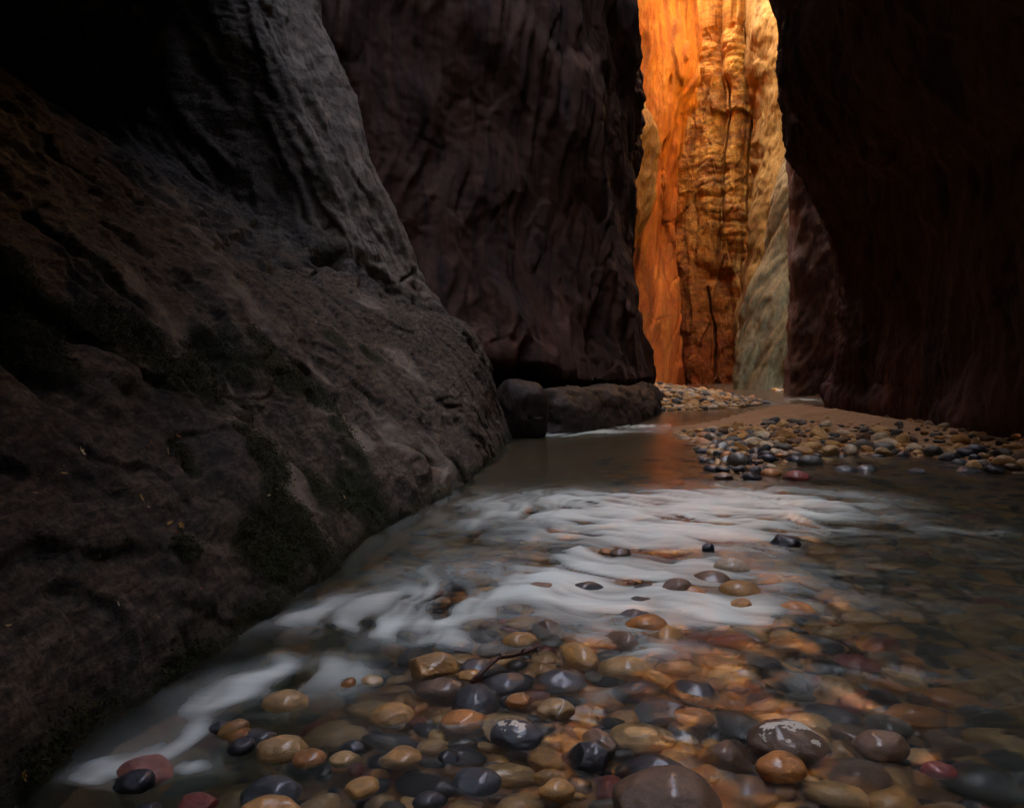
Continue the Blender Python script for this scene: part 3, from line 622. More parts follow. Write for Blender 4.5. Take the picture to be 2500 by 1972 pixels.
def ico(sub):
    bm = bmesh.new(); bmesh.ops.create_icosphere(bm, subdivisions=sub, radius=1.0)
    v = np.array([x.co for x in bm.verts]); f = np.array([[q.index for q in p.verts] for p in bm.faces]); bm.free(); return v, f
ICO = {k: ico(k) for k in (1, 2, 3, 4, 5)}
def stone_verts(seed, sub, lump=.16, planes=5, cut=.80, fine=.02):
    r = np.random.default_rng(seed); v = ICO[sub][0].copy()
    for _ in range(planes):                                       # worn flats
        n = r.normal(size=3); n /= np.linalg.norm(n); c = cut + .14 * r.random(); s = v @ n
        v = v - np.outer(np.maximum(s - c, 0) * .85, n)
    v = v * (1 + lump * noise(v * .9 + seed * 3.3, 5) + lump * .45 * noise(v * 2.0 + seed, 6) + fine * noise(v * 6 + seed, 7))[:, None]
    return v / np.abs(v).max(0)
v = ICO[5][0] / (np.abs(ICO[5][0]) ** 3.2).sum(1, keepdims=True) ** (1 / 3.2)
v = v * (1 + .10 * noise(v * 1.1, 1105) + .04 * noise(v * 3, 1106))[:, None]
v = v + .05 * (terrace(fbm(v * np.array([1.6, 1.6, 1.6]), 3, 1101), 3, .3))[:, None] * v
c = np.array([X(1273, 14.5), 14.75, .42]); v = v * np.array([.50, .62, .60]) + c; v[:, 2] -= .22 * (v[:, 0] - c[0] + .1) * (v[:, 2] > .4)
v[:, 0] += .10 * (v[:, 2] - .4)                                    # leans a little over the water
me = mesh_np("boulder", v - c * np.array([1, 1, 0]), ICO[5][1], M['ledge']); o = link(bpy.data.objects.new("boulder", me)); o.location = (c[0], c[1], 0)
tag(o, "big blocky dark boulder wedged between the sloping cliff foot and the ledge", "boulder")
# ------------------------------------------------------------------ cobbles
def stone_mat(name, rough, spec, use_obj, coat=0.0):
    m, nt, out = mat_new(name); t = NT(nt)
    if use_obj:
        oi = t.n("ShaderNodeObjectInfo"); base = oi.outputs["Color"]
        co = t.coords(); add = t.n("ShaderNodeVectorMath", operation='ADD'); t.l(co, add.inputs[0]); sc = t.n("ShaderNodeVectorMath", operation='SCALE'); 
        cmb = t.n("ShaderNodeCombineXYZ"); t.l(oi.outputs["Random"], cmb.inputs[0]); t.l(oi.outputs["Random"], cmb.inputs[2]); t.l(cmb.outputs[0], sc.inputs[0]); sc.inputs["Scale"].default_value = 40; t.l(sc.outputs[0], add.inputs[1]); co = add.outputs[0]
        k = 1.0
    else:
        base = t.attr("col", False); co = t.coords(); k = 6.0
    n1 = t.noise(co, 1.6 * k, 5, .6, .4); n2 = t.noise(co, 9 * k, 5, .7); n3 = t.noise(co, 30 * k, 3, .7)
    c = t.mix(1.0, base, t.ramp(n1, [(.3, .60), (.7, 1.25)]), 'MULTIPLY')
    c = t.mix(1.0, c, t.ramp(n2, [(.32, .72), (.68, 1.18)]), 'MULTIPLY')
    c = t.mix(t.ramp(n3, [(.62, 0.0), (.74, .5)]), c, (.03, .022, .018))
    p = t.n("ShaderNodeBsdfPrincipled"); t.l(c, p.inputs["Base Color"]); p.inputs["Specular IOR Level"].default_value = spec
    t.l(t.ramp(n2, [(.3, rough * .7), (.7, min(1, rough * 1.4))]), p.inputs["Roughness"])
    if coat: p.inputs["Coat Weight"].default_value = coat; p.inputs["Coat Roughness"].default_value = .2
    t.l(t.bump(t.math('ADD', n2, t.math('MULTIPLY', n3, .4)), .35, .05 if use_obj else .01), p.inputs["Normal"]); t.l(p.outputs[0], out.inputs[0])
    return m
WET = stone_mat("wet_cobble", .36, .5, True, .5); DRY = stone_mat("dry_cobble", .7, .3, True)
WETS = stone_mat("wet_cobble_mass", .42, .5, False, .3); DRYS = stone_mat("dry_cobble_mass", .7, .3, False)
CO = {'ochre': (.48, .24, .065), 'tan': (.50, .295, .11), 'orange': (.50, .19, .042), 'black': (.018, .019, .024), 'slate': (.045, .050, .058), 'grey': (.125, .115, .095), 'brown': (.17, .095, .052), 'red': (.26, .045, .03), 'pink': (.36, .14, .10), 'cream': (.52, .40, .25)}
WORD = {'ochre': 'ochre', 'tan': 'tan', 'orange': 'orange', 'black': 'black', 'slate': 'dark slate', 'grey': 'grey', 'brown': 'brown', 'red': 'red', 'pink': 'pinkish', 'cream': 'cream'}
MESH = {}
def shape(k, mat, sub=4):
    key = (k, mat.name)
    if key not in MESH:
        ang = k >= 100
        MESH[key] = mesh_np("cobble", stone_verts(k, sub, .13 if not ang else .12, 4 if not ang else 10, .82 if not ang else .62, .012 if not ang else .04), ICO[sub][1], mat)
    return MESH[key]
placed = []      # x, y, radius for the scatter to keep clear
def put(name, k, mat, loc, dims, rot, colour, sub=4):
    o = bpy.data.objects.new(name, shape(k, mat, sub)); o.location = loc; o.scale = dims; o.rotation_euler = rot
    j = .85 + .3 * random.random(); o.color = (*[min(.9, c * j) for c in colour], 1)
    return link(o)
# stones that stand out one by one: photo pixel of the middle and of the water line, width, visible height, colour, label
H = [
 (1050, 1642, 138, 78, 'ochre', 103, 0, "pitted angular ochre rock upstream of the drifted stick"),
 (1357, 1742, 96, 52, 'tan', 3, 0, "egg-shaped tan stone crossed by a thin white vein"),
 (1268, 1722, 72, 58, 'orange', 104, 10, "peaked orange stone just left of the veined egg-shaped stone"),
 (1262, 1808, 135, 70, 'slate', 5, 0, "dark stone with a whitish crust on top, below the peaked orange stone"),
 (1440, 1850, 150, 66, 'black', 105, 20, "dark ridged stone breaking the surface below the veined egg-shaped stone"),
 (1098, 1860, 60, 44, 'black', 106, 0, "small angular black stone left of the crusted dark stone"),
 (1640, 1985, 275, 150, 'brown', 7, 0, "largest mottled brown boulder at the bottom edge of the stream"),
 (1935, 1825, 205, 82, 'brown', 8, -12, "broad brown stone with a white crust in the right foreground"),
 (1915, 1885, 130, 66, 'orange', 9, 0, "round orange stone in front of the broad white-crusted stone"),
 (690, 1722, 118, 52, 'tan', 10, 0, "large pale tan stone at the edge of the left rapid"),
 (535, 1782, 56, 36, 'black', 11, 0, "small glossy black stone upstream of the slanted tan stone"),
 (566, 1792, 82, 52, 'ochre', 12, 35, "slanted ochre stone leaning beside the small glossy black one"),
 (590, 1802, 70, 34, 'orange', 13, 20, "narrow pale orange stone under the slanted ochre stone"),
 (584, 1836, 72, 52, 'black', 14, 30, "bean-shaped shiny black stone left of the big glossy tan stone"),
 (626, 1806, 92, 36, 'black', 15, 8, "long flat black stone behind the bean-shaped black stone"),
 (682, 1842, 130, 66, 'tan', 16, 0, "big glossy tan stone right of the bean-shaped black stone"),
 (752, 1862, 86, 46, 'orange', 17, 0, "oval orange stone right of the big glossy tan stone"),
 (858, 1842, 64, 52, 'black', 18, 0, "round black stone with a bright glint among tan cobbles"),
 (955, 1752, 112, 48, 'ochre', 19, 5, "large smooth ochre stone below the pitted angular rock"),
 (340, 1895, 158, 62, 'pink', 20, 12, "broad pinkish red slab at the left water edge"),
 (322, 1922, 104, 58, 'black', 21, 20, "black stone resting against the broad pinkish slab"),
 (655, 1945, 150, 64, 'slate', 22, 5, "long dark navy stone above the bottom ochre stone"),
 (468, 1982, 112, 52, 'red', 107, 10, "deep red wedge-shaped stone at the bottom left"),
 (650, 1992, 165, 50, 'ochre', 24, 0, "wide ochre stone cut by the bottom edge"),
 (362, 1985, 66, 42, 'black', 108, 0, "small streaked black stone left of the red wedge"),
 (850, 1675, 42, 32, 'orange', 26, 40, "small upright orange stone at the end of the left rapid"),
 (1147, 1652, 66, 28, 'ochre', 27, 10, "small ochre stone under the foot of the drifted stick"),
 (905, 1668, 60, 30, 'tan', 28, 0, "small tan stone left of the pitted angular rock"),
 (880, 1935, 92, 54, 'ochre', 29, 30, "ochre stone with a notched edge near the bottom"),
 (840, 1862, 80, 36, 'tan', 30, 0, "tan stone in front of the glinting round black stone"),
 (975, 1860, 110, 44, 'ochre', 31, 20, "ochre stone left of the small angular black stone"),
 (1160, 1920, 130, 60, 'slate', 32, 10, "smooth dark slate stone at the bottom below the small black stone"),
 (1050, 1965, 90, 46, 'black', 33, 0, "smooth black stone at the very bottom centre"),
 (1130, 1760, 120, 34, 'orange', 34, 4, "long orange stone level with the crusted dark stone"),
 (1360, 1935, 90, 44, 'ochre', 35, 0, "ochre stone glowing under the water left of the largest boulder"),
 (1700, 1760, 100, 40, 'orange', 36, 0, "orange stone under calm water above the largest boulder"),
 (2160, 1830, 140, 66, 'brown', 37, 0, "round brown stone under dark water right of the white-crusted stone"),
 (2300, 1890, 90, 40, 'red', 38, 0, "dark red stone under the water at the right"),
 (1655, 1448, 84, 62, 'brown', 39, 15, "tall brown stone at the left of the midstream cluster"),
 (1740, 1420, 110, 40, 'brown', 40, 0, "low brown stone in the middle of the midstream cluster"),
 (1790, 1395, 92, 36, 'cream', 41, -8, "bright stone with a whitish top at the back of the midstream cluster"),
 (1692, 1452, 68, 36, 'orange', 42, 0, "glossy reddish orange stone at the front of the midstream cluster"),
 (1812, 1445, 100, 44, 'ochre', 43, -5, "ochre stone at the right of the midstream cluster"),
 (1810, 1482, 58, 36, 'ochre', 44, 20, "small ochre stone in front of the midstream cluster"),
 (1760, 1412, 44, 20, 'orange', 45, 0, "tiny orange stone between the larger midstream stones"),
 (1950, 1488, 94, 28, 'orange', 46, -4, "bright orange stone under the water right of the midstream cluster"),
 (1730, 1345, 34, 24, 'black', 109, 0, "small black stone standing in white water behind the cluster"),
 (1925, 1332, 78, 32, 'black', 110, -15, "peaked black stone in the rapid right of the cluster"),
 (1320, 1438, 92, 28, 'brown', 47, 10, "flat brown stone alone in the white rapid"),
 (1515, 1358, 54, 24, 'brown', 48, 15, "round brown stone at the tail of the white fan"),
 (1480, 1352, 40, 16, 'orange', 49, 0, "small orange stone left of the round brown one at the white fan"),
 (1580, 1435, 70, 16, 'black', 50, 8, "flat wet black stone left of the midstream cluster"),
 (1580, 1530, 110, 44, 'orange', 51, 12, "orange stone under rushing water below the midstream cluster"),
 (1268, 1568, 90, 40, 'ochre', 52, 8, "yellow ochre stone behind the drifted stick"),
 (1718, 1106, 38, 16, 'slate', 53, 0, "dark round stone alone in the orange reflection"),
 (1702, 1098, 20, 12, 'grey', 54, 20, "small pale stone touching the lone dark one in the reflection"),
 (1770, 1170, 50, 22, 'brown', 55, 0, "mottled red-brown stone at the top of the rapid"),
 (1843, 1158, 42, 24, 'black', 111, 0, "glossy black stone on top of another at the bank point"),
 (1838, 1170, 52, 22, 'black', 112, 0, "glossy black stone underneath at the bank point"),
 (1808, 1150, 30, 16, 'black', 56, 0, "black stone behind the glossy pair at the bank point"),
 (1885, 1160, 52, 20, 'orange', 57, 0, "amber wet stone right of the glossy black pair"),
 (1948, 1172, 66, 28, 'red', 58, 8, "dark red slab at the head of the rapid"),
 (1982, 1134, 64, 28, 'grey', 59, 0, "long rounded grey stone at the water line of the bank"),
 (2070, 1148, 62, 14, 'slate', 60, 0, "flat dark slate stone lying in the water off the bank"),
 (2120, 1146, 56, 14, 'slate', 61, 0, "second flat dark slate stone further right in the water"),
 (2240, 1154, 48, 16, 'black', 113, 0, "small dark stone splitting the water off the bank"),
 (2370, 1152, 64, 14, 'black', 62, 0, "low black stone awash near the right edge"),
 (2436, 1156, 52, 26, 'black', 63, -10, "smooth black stone near the right edge of the water"),
 (2325, 1124, 58, 24, 'slate', 64, 0, "wet slate stone at the muddy water line on the right"),
]
named = []
for i, (px, py, w, h, c, k, tilt, lab) in enumerate(H):
    gx, gy = G(px, py); W = w / F * gy; pz = h / F * gy * .82
    if gy < 5: pz *= .66
    hz = max(pz * .75, .30 * W); dep = W * .5 * .85
    o = put("cobble", k, WET, (gx, gy + dep * .4, pz - hz), (W * .5, dep, hz), (0, R(-tilt * .5), R(random.uniform(-12, 12))), CO[c], 5 if w > 110 or 'crust' in lab or 'whitish' in lab or 'vein' in lab else 4)
    tag(o, lab, "stone", "river cobbles"); named.append((o, px, py - h * .4, lab)); placed.append((gx, gy + dep * .4, W * .5))
# pale mineral crust on some stones, and the white vein: a thin skin of its own on each
m_, nt_, out_ = mat_new("mineral_crust"); t_ = NT(nt_); p_ = t_.n("ShaderNodeBsdfPrincipled"); p_.inputs["Base Color"].default_value = (.58, .53, .43, 1); p_.inputs["Roughness"].default_value = .55; t_.l(p_.outputs[0], out_.inputs[0])
for (o, px, py, lab) in named:
    if not any(w_ in lab.split(" below")[0].split(" level")[0].split(" in front")[0].split(" right of")[0].split(" left of")[0] for w_ in ("crust", "whitish", "vein")): continue
    me = o.data; v = np.empty(len(me.vertices) * 3); me.vertices.foreach_get("co", v); v = v.reshape(-1, 3)
    f = np.empty(len(me.polygons) * 3, dtype=np.int32); me.polygons.foreach_get("vertices", f); f = f.reshape(-1, 3); c = v[f].mean(1)
    if "vein" in lab: keep = (np.abs(c[:, 0] - .55 * c[:, 2] + .12 + .05 * noise(c * 3, 4)) < .045) & (c[:, 2] > .1) & (c[:, 1] < .5)
    else: keep = (c[:, 2] + .9 * noise(c * 2.6 + len(lab), 3) + .5 * noise(c * 7, 9) > .98) & (c[:, 2] > .35)
    if not keep.any(): continue
    ids, inv = np.unique(f[keep], return_inverse=True)
    link(bpy.data.objects.new("vein" if "vein" in lab else "mineral_crust", mesh_np("mineral_crust", v[ids] * 1.008, inv.reshape(-1, 3), m_)), o)
# scatter
def scatter(n, sampler, r_of, keep=.86, tries=4):
    out_ = []
    cell = {}
    for (a, b, r) in placed: cell.setdefault((int(a // .55), int(b // .55)), []).append((a, b, r))
    rs = np.sort(np.array([r_of() for _ in range(n)]))[::-1]
    for r in rs:
        for _ in range(tries):
            a, b = sampler()
            ci, cj = int(a // .55), int(b // .55)
            if any((qx - a) ** 2 + (qy - b) ** 2 < (keep * (qr + r)) ** 2 for i_ in (ci - 1, ci, ci + 1) for j_ in (cj - 1, cj, cj + 1) for (qx, qy, qr) in cell.get((i_, j_), ())): continue
            cell.setdefault((ci, cj), []).append((a, b, r)); out_.append((a, b, r)); break
    placed.extend(out_)
    return out_
def logr(lo, mid, hi, s=.4): return lambda: float(np.clip(mid * math.exp(rng.normal() * s), lo, hi))
def s_near():
    while True:
        y = 1 / rng.uniform(1 / 8.5, 1 / 1.7) if rng.random() < .5 else rng.uniform(1.7, 8.5); x = rng.uniform(-1.4, .72 * y + .6)
        if x > xleft(y) + .12: return x, y
def s_poly(poly, lo, hi, pw=1.0):
    mn, mx = poly.min(0) - .5, poly.max(0) + .5; pool_ = []
    def f():
        while not pool_:
            x, y = rng.uniform(mn[0], mx[0], 4000), rng.uniform(mn[1], mx[1], 4000); s = poly_sdf(x, y, poly); ok = (s > lo) & (s < hi)
            if poly is BANK:
                ok &= (x < 7.6) & (y < 15.4) & (rng.random(4000) < np.clip(1 - np.maximum(0, s) / hi, 0, 1) ** pw * (1 - .8 * np.maximum(0, y - 12.5) / 2.9) * np.where(x < 6.2, 1, .35))
            pool_.extend(zip(x[ok].tolist(), y[ok].tolist()))
        return pool_.pop()
    return f
def s_mid():
    y = rng.uniform(7.5, 11.5); return rng.uniform(1.2, 6.5), y
near = scatter(3800, s_near, logr(.025, .058, .125, .48), .68, 6)
save = list(placed); placed.clear(); under = scatter(1500, s_near, logr(.025, .036, .06, .3), .8, 3); placed[:] = save
mid = scatter(420, s_mid, logr(.05, .09, .16), .9, 4)
bank = scatter(1350, s_poly(BANK, -.35, 2.6, 1.5), logr(.028, .050, .17, .58), .82, 5)
bar = scatter(1500, s_poly(BAR, -.25, 3.2, .3), logr(.08, .12, .24, .35), .78, 4)
spit = scatter(120, s_poly(SPIT, -.2, 2, .3), logr(.08, .12, .2, .3), .8, 4)
PALN = (['ochre'] * 5 + ['tan'] * 5 + ['orange'] * 3 + ['black'] * 5 + ['slate'] * 7 + ['grey'] * 2 + ['brown'] * 4 + ['red'] + ['pink'])
PALB = (['ochre'] * 5 + ['tan'] * 7 + ['cream'] * 3 + ['grey'] * 6 + ['slate'] * 2 + ['brown'] * 4 + ['orange'] * 1)
PALG = (['tan'] * 8 + ['cream'] * 5 + ['grey'] * 7 + ['ochre'] * 4 + ['slate'] * 2)
items = []
for zone, lst, pal in (('near', near, PALN), ('near', mid, PALN), ('near', under, PALN), ('bank', bank, PALB), ('bar', bar, PALG), ('bar', spit, PALG)):
    bz_ = bedz(np.array([q[0] for q in lst]), np.array([q[1] for q in lst]))
    for (x, y, r), b in zip(lst, bz_.tolist()):
        el = rng.uniform(.55, .95); fl = rng.uniform(.38, .8)
        px = CX + x / y * F; py = HZ - (b - EYE) / y * F; vis = 2 * r / y * F
        items.append(dict(zone=zone, x=x, y=y, r=r, b=b, el=el, fl=fl, c=pal[int(rng.integers(len(pal)))], px=px, py=py, s=vis if (-20 < px < 2520 and 0 < py < 2000) else 0, rz=rng.uniform(0, 6.28), rx=rng.normal() * .15, ry=rng.normal() * .15, k=int(rng.integers(14)) + (100 if rng.random() < (.45 if zone == 'bank' else .22) else 0)))
ind = []
LIM = {'near': 300 - len(H), 'bank': 240, 'bar': 60}
for zn, lim in LIM.items():
    g = sorted([i for i in items if i['zone'] == zn], key=lambda i: -i['s'])[:lim]
    for i in g: i['ind'] = True
    ind += g
for it in ind:
    wet = it['zone'] == 'near' or it['b'] < .03
    z = it['b'] + it['r'] * it['fl'] * (.18 if it['zone'] != 'near' else .5)
    it['o'] = put("cobble" if it['zone'] == 'near' else ("bank_stone" if it['zone'] == 'bank' else "gravel_bar_stone"), (it['k'] + 200 if False else it['k']), WET if wet else DRY, (it['x'], it['y'], z), (it['r'], it['r'] * it['el'], it['r'] * it['fl']), (it['rx'], it['ry'], it['rz']), CO[it['c']], 4)
    it['top'] = z + it['r'] * it['fl']
# the rest: one mass for each kind
def mass(name, lst, mat, label, sub):
    V = []; Fc = []; Cl = []; n0 = 0; base = [stone_verts(k, sub, .14, 4, .82, .01) for k in range(10)]; f = ICO[sub][1]
    for it in lst:
        v = base[it['k'] % 10] * np.array([it['r'], it['r'] * it['el'], it['r'] * it['fl']]); c, s = math.cos(it['rz']), math.sin(it['rz'])
        v = np.stack([v[:, 0] * c - v[:, 1] * s, v[:, 0] * s + v[:, 1] * c, v[:, 2] + .15 * v[:, 0] * math.sin(it['rx'] * 3)], -1) + np.array([it['x'], it['y'], it['b'] + it['r'] * it['fl'] * (.45 if it['zone'] == 'near' else .2)])
        V.append(v); Fc.append(f + n0); n0 += len(v); Cl.append(np.tile(np.array(CO[it['c']]) * (.8 + .4 * rng.random()), (len(v), 1)))
    me = mesh_np(name, np.concatenate(V), np.concatenate(Fc), mat, attrs={"col": np.concatenate(Cl)})
    return tag(link(bpy.data.objects.new(name, me)), label, kind="stuff")
rest = [i for i in items if 'ind' not in i]
mass("riverbed_cobbles", [i for i in rest if i['zone'] == 'near'], WETS, "countless smaller cobbles covering the riverbed under the water", 2)
mass("bank_pebbles", [i for i in rest if i['zone'] == 'bank'], DRYS, "smaller pebbles strewn over the sandy right bank", 2)
mass("gravel_bar_pebbles", [i for i in rest if i['zone'] == 'bar'], DRYS, "pale pebbles of the far gravel bar", 2)
# ------------------------------------------------------------------ labels for the cobbles that have no name of their own
import re
CUTW = r"\s(?:at|in|of|under|with|upstream|just|below|breaking|left|right|crossed|level|beside|behind|resting|above|near|glowing|lying|further|splitting|awash|standing|alone|between|off|on|touching|underneath|cut|leaning|among)\s"
short = {}
for (o, px, py, lab) in named:
    short[lab] = re.split(CUTW, lab + " ")[0].strip()
marks = [q for q in named if 3 <= len(short[q[3]].split()) <= 5 and list(short.values()).count(short[q[3]]) == 1]   # stones whose short name is theirs alone
ORD = ["nearest", "second nearest", "third nearest", "fourth nearest", "fifth nearest", "sixth nearest", "seventh nearest", "eighth nearest", "ninth nearest", "tenth nearest", "eleventh nearest", "twelfth nearest"]
ORD += [w + " nearest" for w in ("thirteenth", "fourteenth", "fifteenth", "sixteenth", "seventeenth", "eighteenth", "nineteenth", "twentieth")]
buck = {}
for it in ind:
    o = it['o']
    if it['zone'] == 'bar': continue
    bx = []
    for (no, px, py, lab) in marks:
        if it['zone'] == 'near' and py < 1180: continue
        if it['zone'] == 'bank' and py > 1180: continue
        bx.append(((px - it['px']) ** 2 + (2 * (py - it['py'])) ** 2, px, py, lab))
    d, px, py, lab = min(bx); dx, dy = it['px'] - px, it['py'] - py
    rel = ("right of" if dx > 0 else "left of") if abs(dx) > 1.6 * abs(dy) else ("in front of" if dy > 0 else "behind")
    kind = ("submerged " if it['top'] < 0 else "") + WORD[it['c']] + (" cobble" if it['zone'] == 'near' else " bank stone")
    buck.setdefault((kind, rel, lab), []).append((d, it))
for (kind, rel, lab), L in buck.items():
    for n, (d, it) in enumerate(sorted(L, key=lambda q: q[0])):
        tag(it['o'], "%s, %s %s the %s" % (kind, ORD[min(n, 19)], rel, short[lab]), "stone", "river cobbles" if it['zone'] == 'near' else "stones along the right bank")
NTH = ["first", "second", "third", "fourth", "fifth", "sixth", "seventh", "eighth", "ninth", "tenth", "eleventh", "twelfth", "thirteenth", "fourteenth", "fifteenth", "sixteenth", "seventeenth", "eighteenth", "nineteenth", "twentieth"]
NTH += ["twenty-" + w for w in NTH[:9]] + ["thirtieth"] + ["thirty-" + w for w in NTH[:9]]
for c in sorted(set(i['c'] for i in ind if i['zone'] == 'bar')):
    L = sorted([i for i in ind if i['zone'] == 'bar' and i['c'] == c], key=lambda i: i['px'])
    for n, it in enumerate(L): tag(it['o'], "%s larger %s stone from the left on the far gravel bar" % (NTH[min(n, 38)], WORD[c]), "stone", "stones on the far gravel bar")

# ------------------------------------------------------------------ small things on the sloping cliff: moss, crumbs, leaves, hanging plants
def flat_mat(name, c, rough=.8, trans=False, var=.35):
    m, nt, out = mat_new(name); t = NT(nt); co = t.coords(); n = t.noise(co, 30, 4, .6); oi = t.n("ShaderNodeObjectInfo")
    cc = t.mix(1.0, c, t.ramp(n, [(.3, 1 - var), (.7, 1 + var)]), 'MULTIPLY')
    p = t.n("ShaderNodeBsdfPrincipled"); t.l(cc, p.inputs["Base Color"]); p.inputs["Roughness"].default_value = rough; p.inputs["Specular IOR Level"].default_value = .2
    t.l(p.outputs[0], out.inputs[0]); return m
MOSS = flat_mat("moss", (.034, .034, .010), .9); CRUMB = flat_mat("crumbs", (.38, .30, .22)); FERN = flat_mat("dry_fern", (.13, .095, .028)); STEM = flat_mat("dry_stem", (.09, .055, .03))
inframe = (FA[:, 1] > 2.0) & (FA[:, 1] < 14) & (FA[:, 2] > .02) & (FA[:, 2] < 4)
k = np.where(inframe & (mo > .35))[0]
w = FA[k, 1] ** -1.2 * mo[k] ** 2; sel = rng.choice(k, 45000, p=w / w.sum())
def tufts(sel, smin, smax, lift, up=.6):
    n = len(sel); c = FA[sel] + rng.normal(size=(n, 3)) * np.array([.02, .02, .015]); nn = NA[sel]
    c = c + nn * rng.uniform(-.002, lift, (n, 1)); s = rng.uniform(smin, smax, (n, 1))
    a = rng.normal(size=(n, 3)); a -= nn * np.sum(a * nn, 1, keepdims=True); a /= np.linalg.norm(a, axis=1, keepdims=True); b = np.cross(nn, a)
    V = np.stack([c + a * s * .6, c - a * s * .6, c + (nn * up + b * rng.uniform(-.9, .9, (n, 1)) + np.array([0, 0, -.3])) * s * 1.3], 1)
    return V.reshape(-1, 3), np.arange(3 * n).reshape(n, 3)
V, Fc = tufts(sel, .006, .016, .01)
tag(link(bpy.data.objects.new("moss", mesh_np("moss", V, Fc, MOSS, False))), "dark green moss growing in patches on the sloping cliff foot", kind="stuff")
kk = np.where(inframe & (FA[:, 2] < 2.4))[0]; w = FA[kk, 1] ** -1.0; sel = rng.choice(kk, 420, p=w / w.sum())
V, Fc = tufts(sel, .003, .0075, .004, .2)
tag(link(bpy.data.objects.new("leaf_crumbs", mesh_np("leaf_crumbs", V, Fc, CRUMB, False))), "tiny pale crumbs of leaves sprinkled over the sloping cliff foot", kind="stuff")

def leaf_mesh(name, mat, lobes, curl):
    pts = []
    n = 26
    for i in range(n):
        a = 2 * math.pi * i / n
        if lobes: r = .55 + .45 * abs(math.cos(2.5 * a)) ** 1.4
        else: r = .42 + .58 * abs(math.cos(a)) ** 1.5
        pts.append((r * math.cos(a), r * math.sin(a) * (.9 if lobes else .62)))
    v = [(0, 0, .02)] + [(x, y, .0 + curl * (x * x * .5 + abs(y) * .55)) for x, y in pts]
    v += [(-1.0, .03, .0), (-1.0, -.03, .0), (-1.7, .02, .12), (-1.7, -.02, .12)]
    f = [(0, 1 + i, 1 + (i + 1) % n) for i in range(n)] + [(n + 1, n + 2, n + 4), (n + 1, n + 4, n + 3)]
    return mesh_np(name, np.array(v), np.array(f), mat)
LM = {'yellow': flat_mat("yellow_leaf", (.46, .27, .06)), 'pale': flat_mat("pale_leaf", (.50, .42, .26)), 'rust': flat_mat("rust_leaf", (.26, .08, .03)), 'tan': flat_mat("tan_leaf", (.36, .23, .10))}
LEAVES = [(195, 1105, 'pale', 1, 26, "largest pale lobed leaf stuck on the sloping cliff at the left"), (43, 1896, 'yellow', 1, 30, "yellow lobed leaf at the water edge in the bottom left corner"), (407, 1281, 'yellow', 0, 20, "left of two curled yellow leaves caught below the long groove"),
          (432, 1281, 'yellow', 1, 20, "right of two curled yellow leaves caught below the long groove"), (427, 1302, 'rust', 0, 20, "rust brown leaf under the two curled yellow leaves"), (343, 1216, 'yellow', 0, 18, "narrow yellow leaf upright above the two curled yellow leaves"),
          (81, 1208, 'tan', 0, 14, "small tan leaf near the left edge at mid height"), (357, 1240, 'pale', 0, 9, "tiny pale leaf just below the narrow upright yellow one"), (244, 1354, 'pale', 0, 9, "tiny pale leaf in the middle of the dark lower slope"), (14, 1530, 'tan', 0, 18, "tan leaf at the left edge low on the slope"),
          (289, 1479, 'pale', 0, 12, "white leaf scrap low on the dark slope"), (486, 1440, 'rust', 0, 12, "small rust leaf on the smooth rock above the rapid"), (428, 1066, 'rust', 0, 18, "round rust leaf right of the largest pale leaf"), (403, 1101, 'tan', 0, 18, "tan leaf below the round rust leaf"),
          (366, 1084, 'rust', 0, 12, "small rust leaf left of the round rust one"), (777, 1001, 'tan', 1, 18, "tan leaf lying beside the dark mossy streak"), (836, 1022, 'tan', 0, 12, "small tan leaf right of the mossy streak"), (673, 1194, 'yellow', 0, 16, "yellow leaf in the pale hollow of the slope"),
          (653, 1211, 'pale', 0, 14, "pale narrow leaf next to the yellow one in the hollow"), (148, 1159, 'tan', 0, 18, "tan leaf below the largest pale leaf"), (1152, 1080, 'yellow', 0, 12, "yellow leaf on the rock lip close to the boulder"), (838, 1215, 'tan', 0, 14, "tan leaf on the lowest mossy patch")]
for (px, py, c, lob, sz, lab) in LEAVES:
    i = pickA(px, py); p0 = Vector(FA[i]); n0 = Vector(NA[i]); s = sz / F * p0.y * .5
    o = link(bpy.data.objects.new("fallen_leaf", leaf_mesh("fallen_leaf", LM[c], lob, .35 + .4 * random.random()))); o.location = p0 + n0 * .012; o.scale = (s, s, s)
    q = n0.to_track_quat('Z', 'Y'); o.rotation_euler = (q @ Vector((0, 0, 1)).rotation_difference(Vector((0, 0, 1)))).to_euler(); o.rotation_euler.rotate_axis('Z', random.uniform(0, 6.28))
    tag(o, lab, "leaf", "leaves on the sloping cliff")
def strip(V, Fc, pts, wdt):
    n0 = len(V)
    for j, q in enumerate(pts):
        a = wdt * (1 - .8 * j / (len(pts) - 1)); V.append(tuple(q + Vector((0, a, 0)))); V.append(tuple(q - Vector((0, a, 0))))
    for j in range(len(pts) - 1): b = n0 + 2 * j; Fc.append((b, b + 1, b + 3, b + 2))
PLANTS = [(550, 500, .55, 70, "longest dry fern hanging in the middle of the upper slope"), (617, 545, .28, 40, "short fern hanging right of the longest dry fern"), (655, 660, .42, 60, "yellowish fern tuft hanging below the longest dry fern"), (655, 590, .18, 26, "small fern tuft above the yellowish hanging one"),
          (770, 625, .35, 40, "dry fern hanging at the dark alcove rim"), (1005, 725, .30, 46, "olive fern tuft below the pale fin near the boulder"), (657, 780, .25, 26, "small dry tuft low on the middle of the slope"), (525, 610, .22, 34, "fern tuft left of the longest dry fern"), (250, 505, .30, 40, "fern cluster hanging under the alcove at the far left"), (345, 500, .25, 30, "fern cluster under the alcove right of the far left one")]
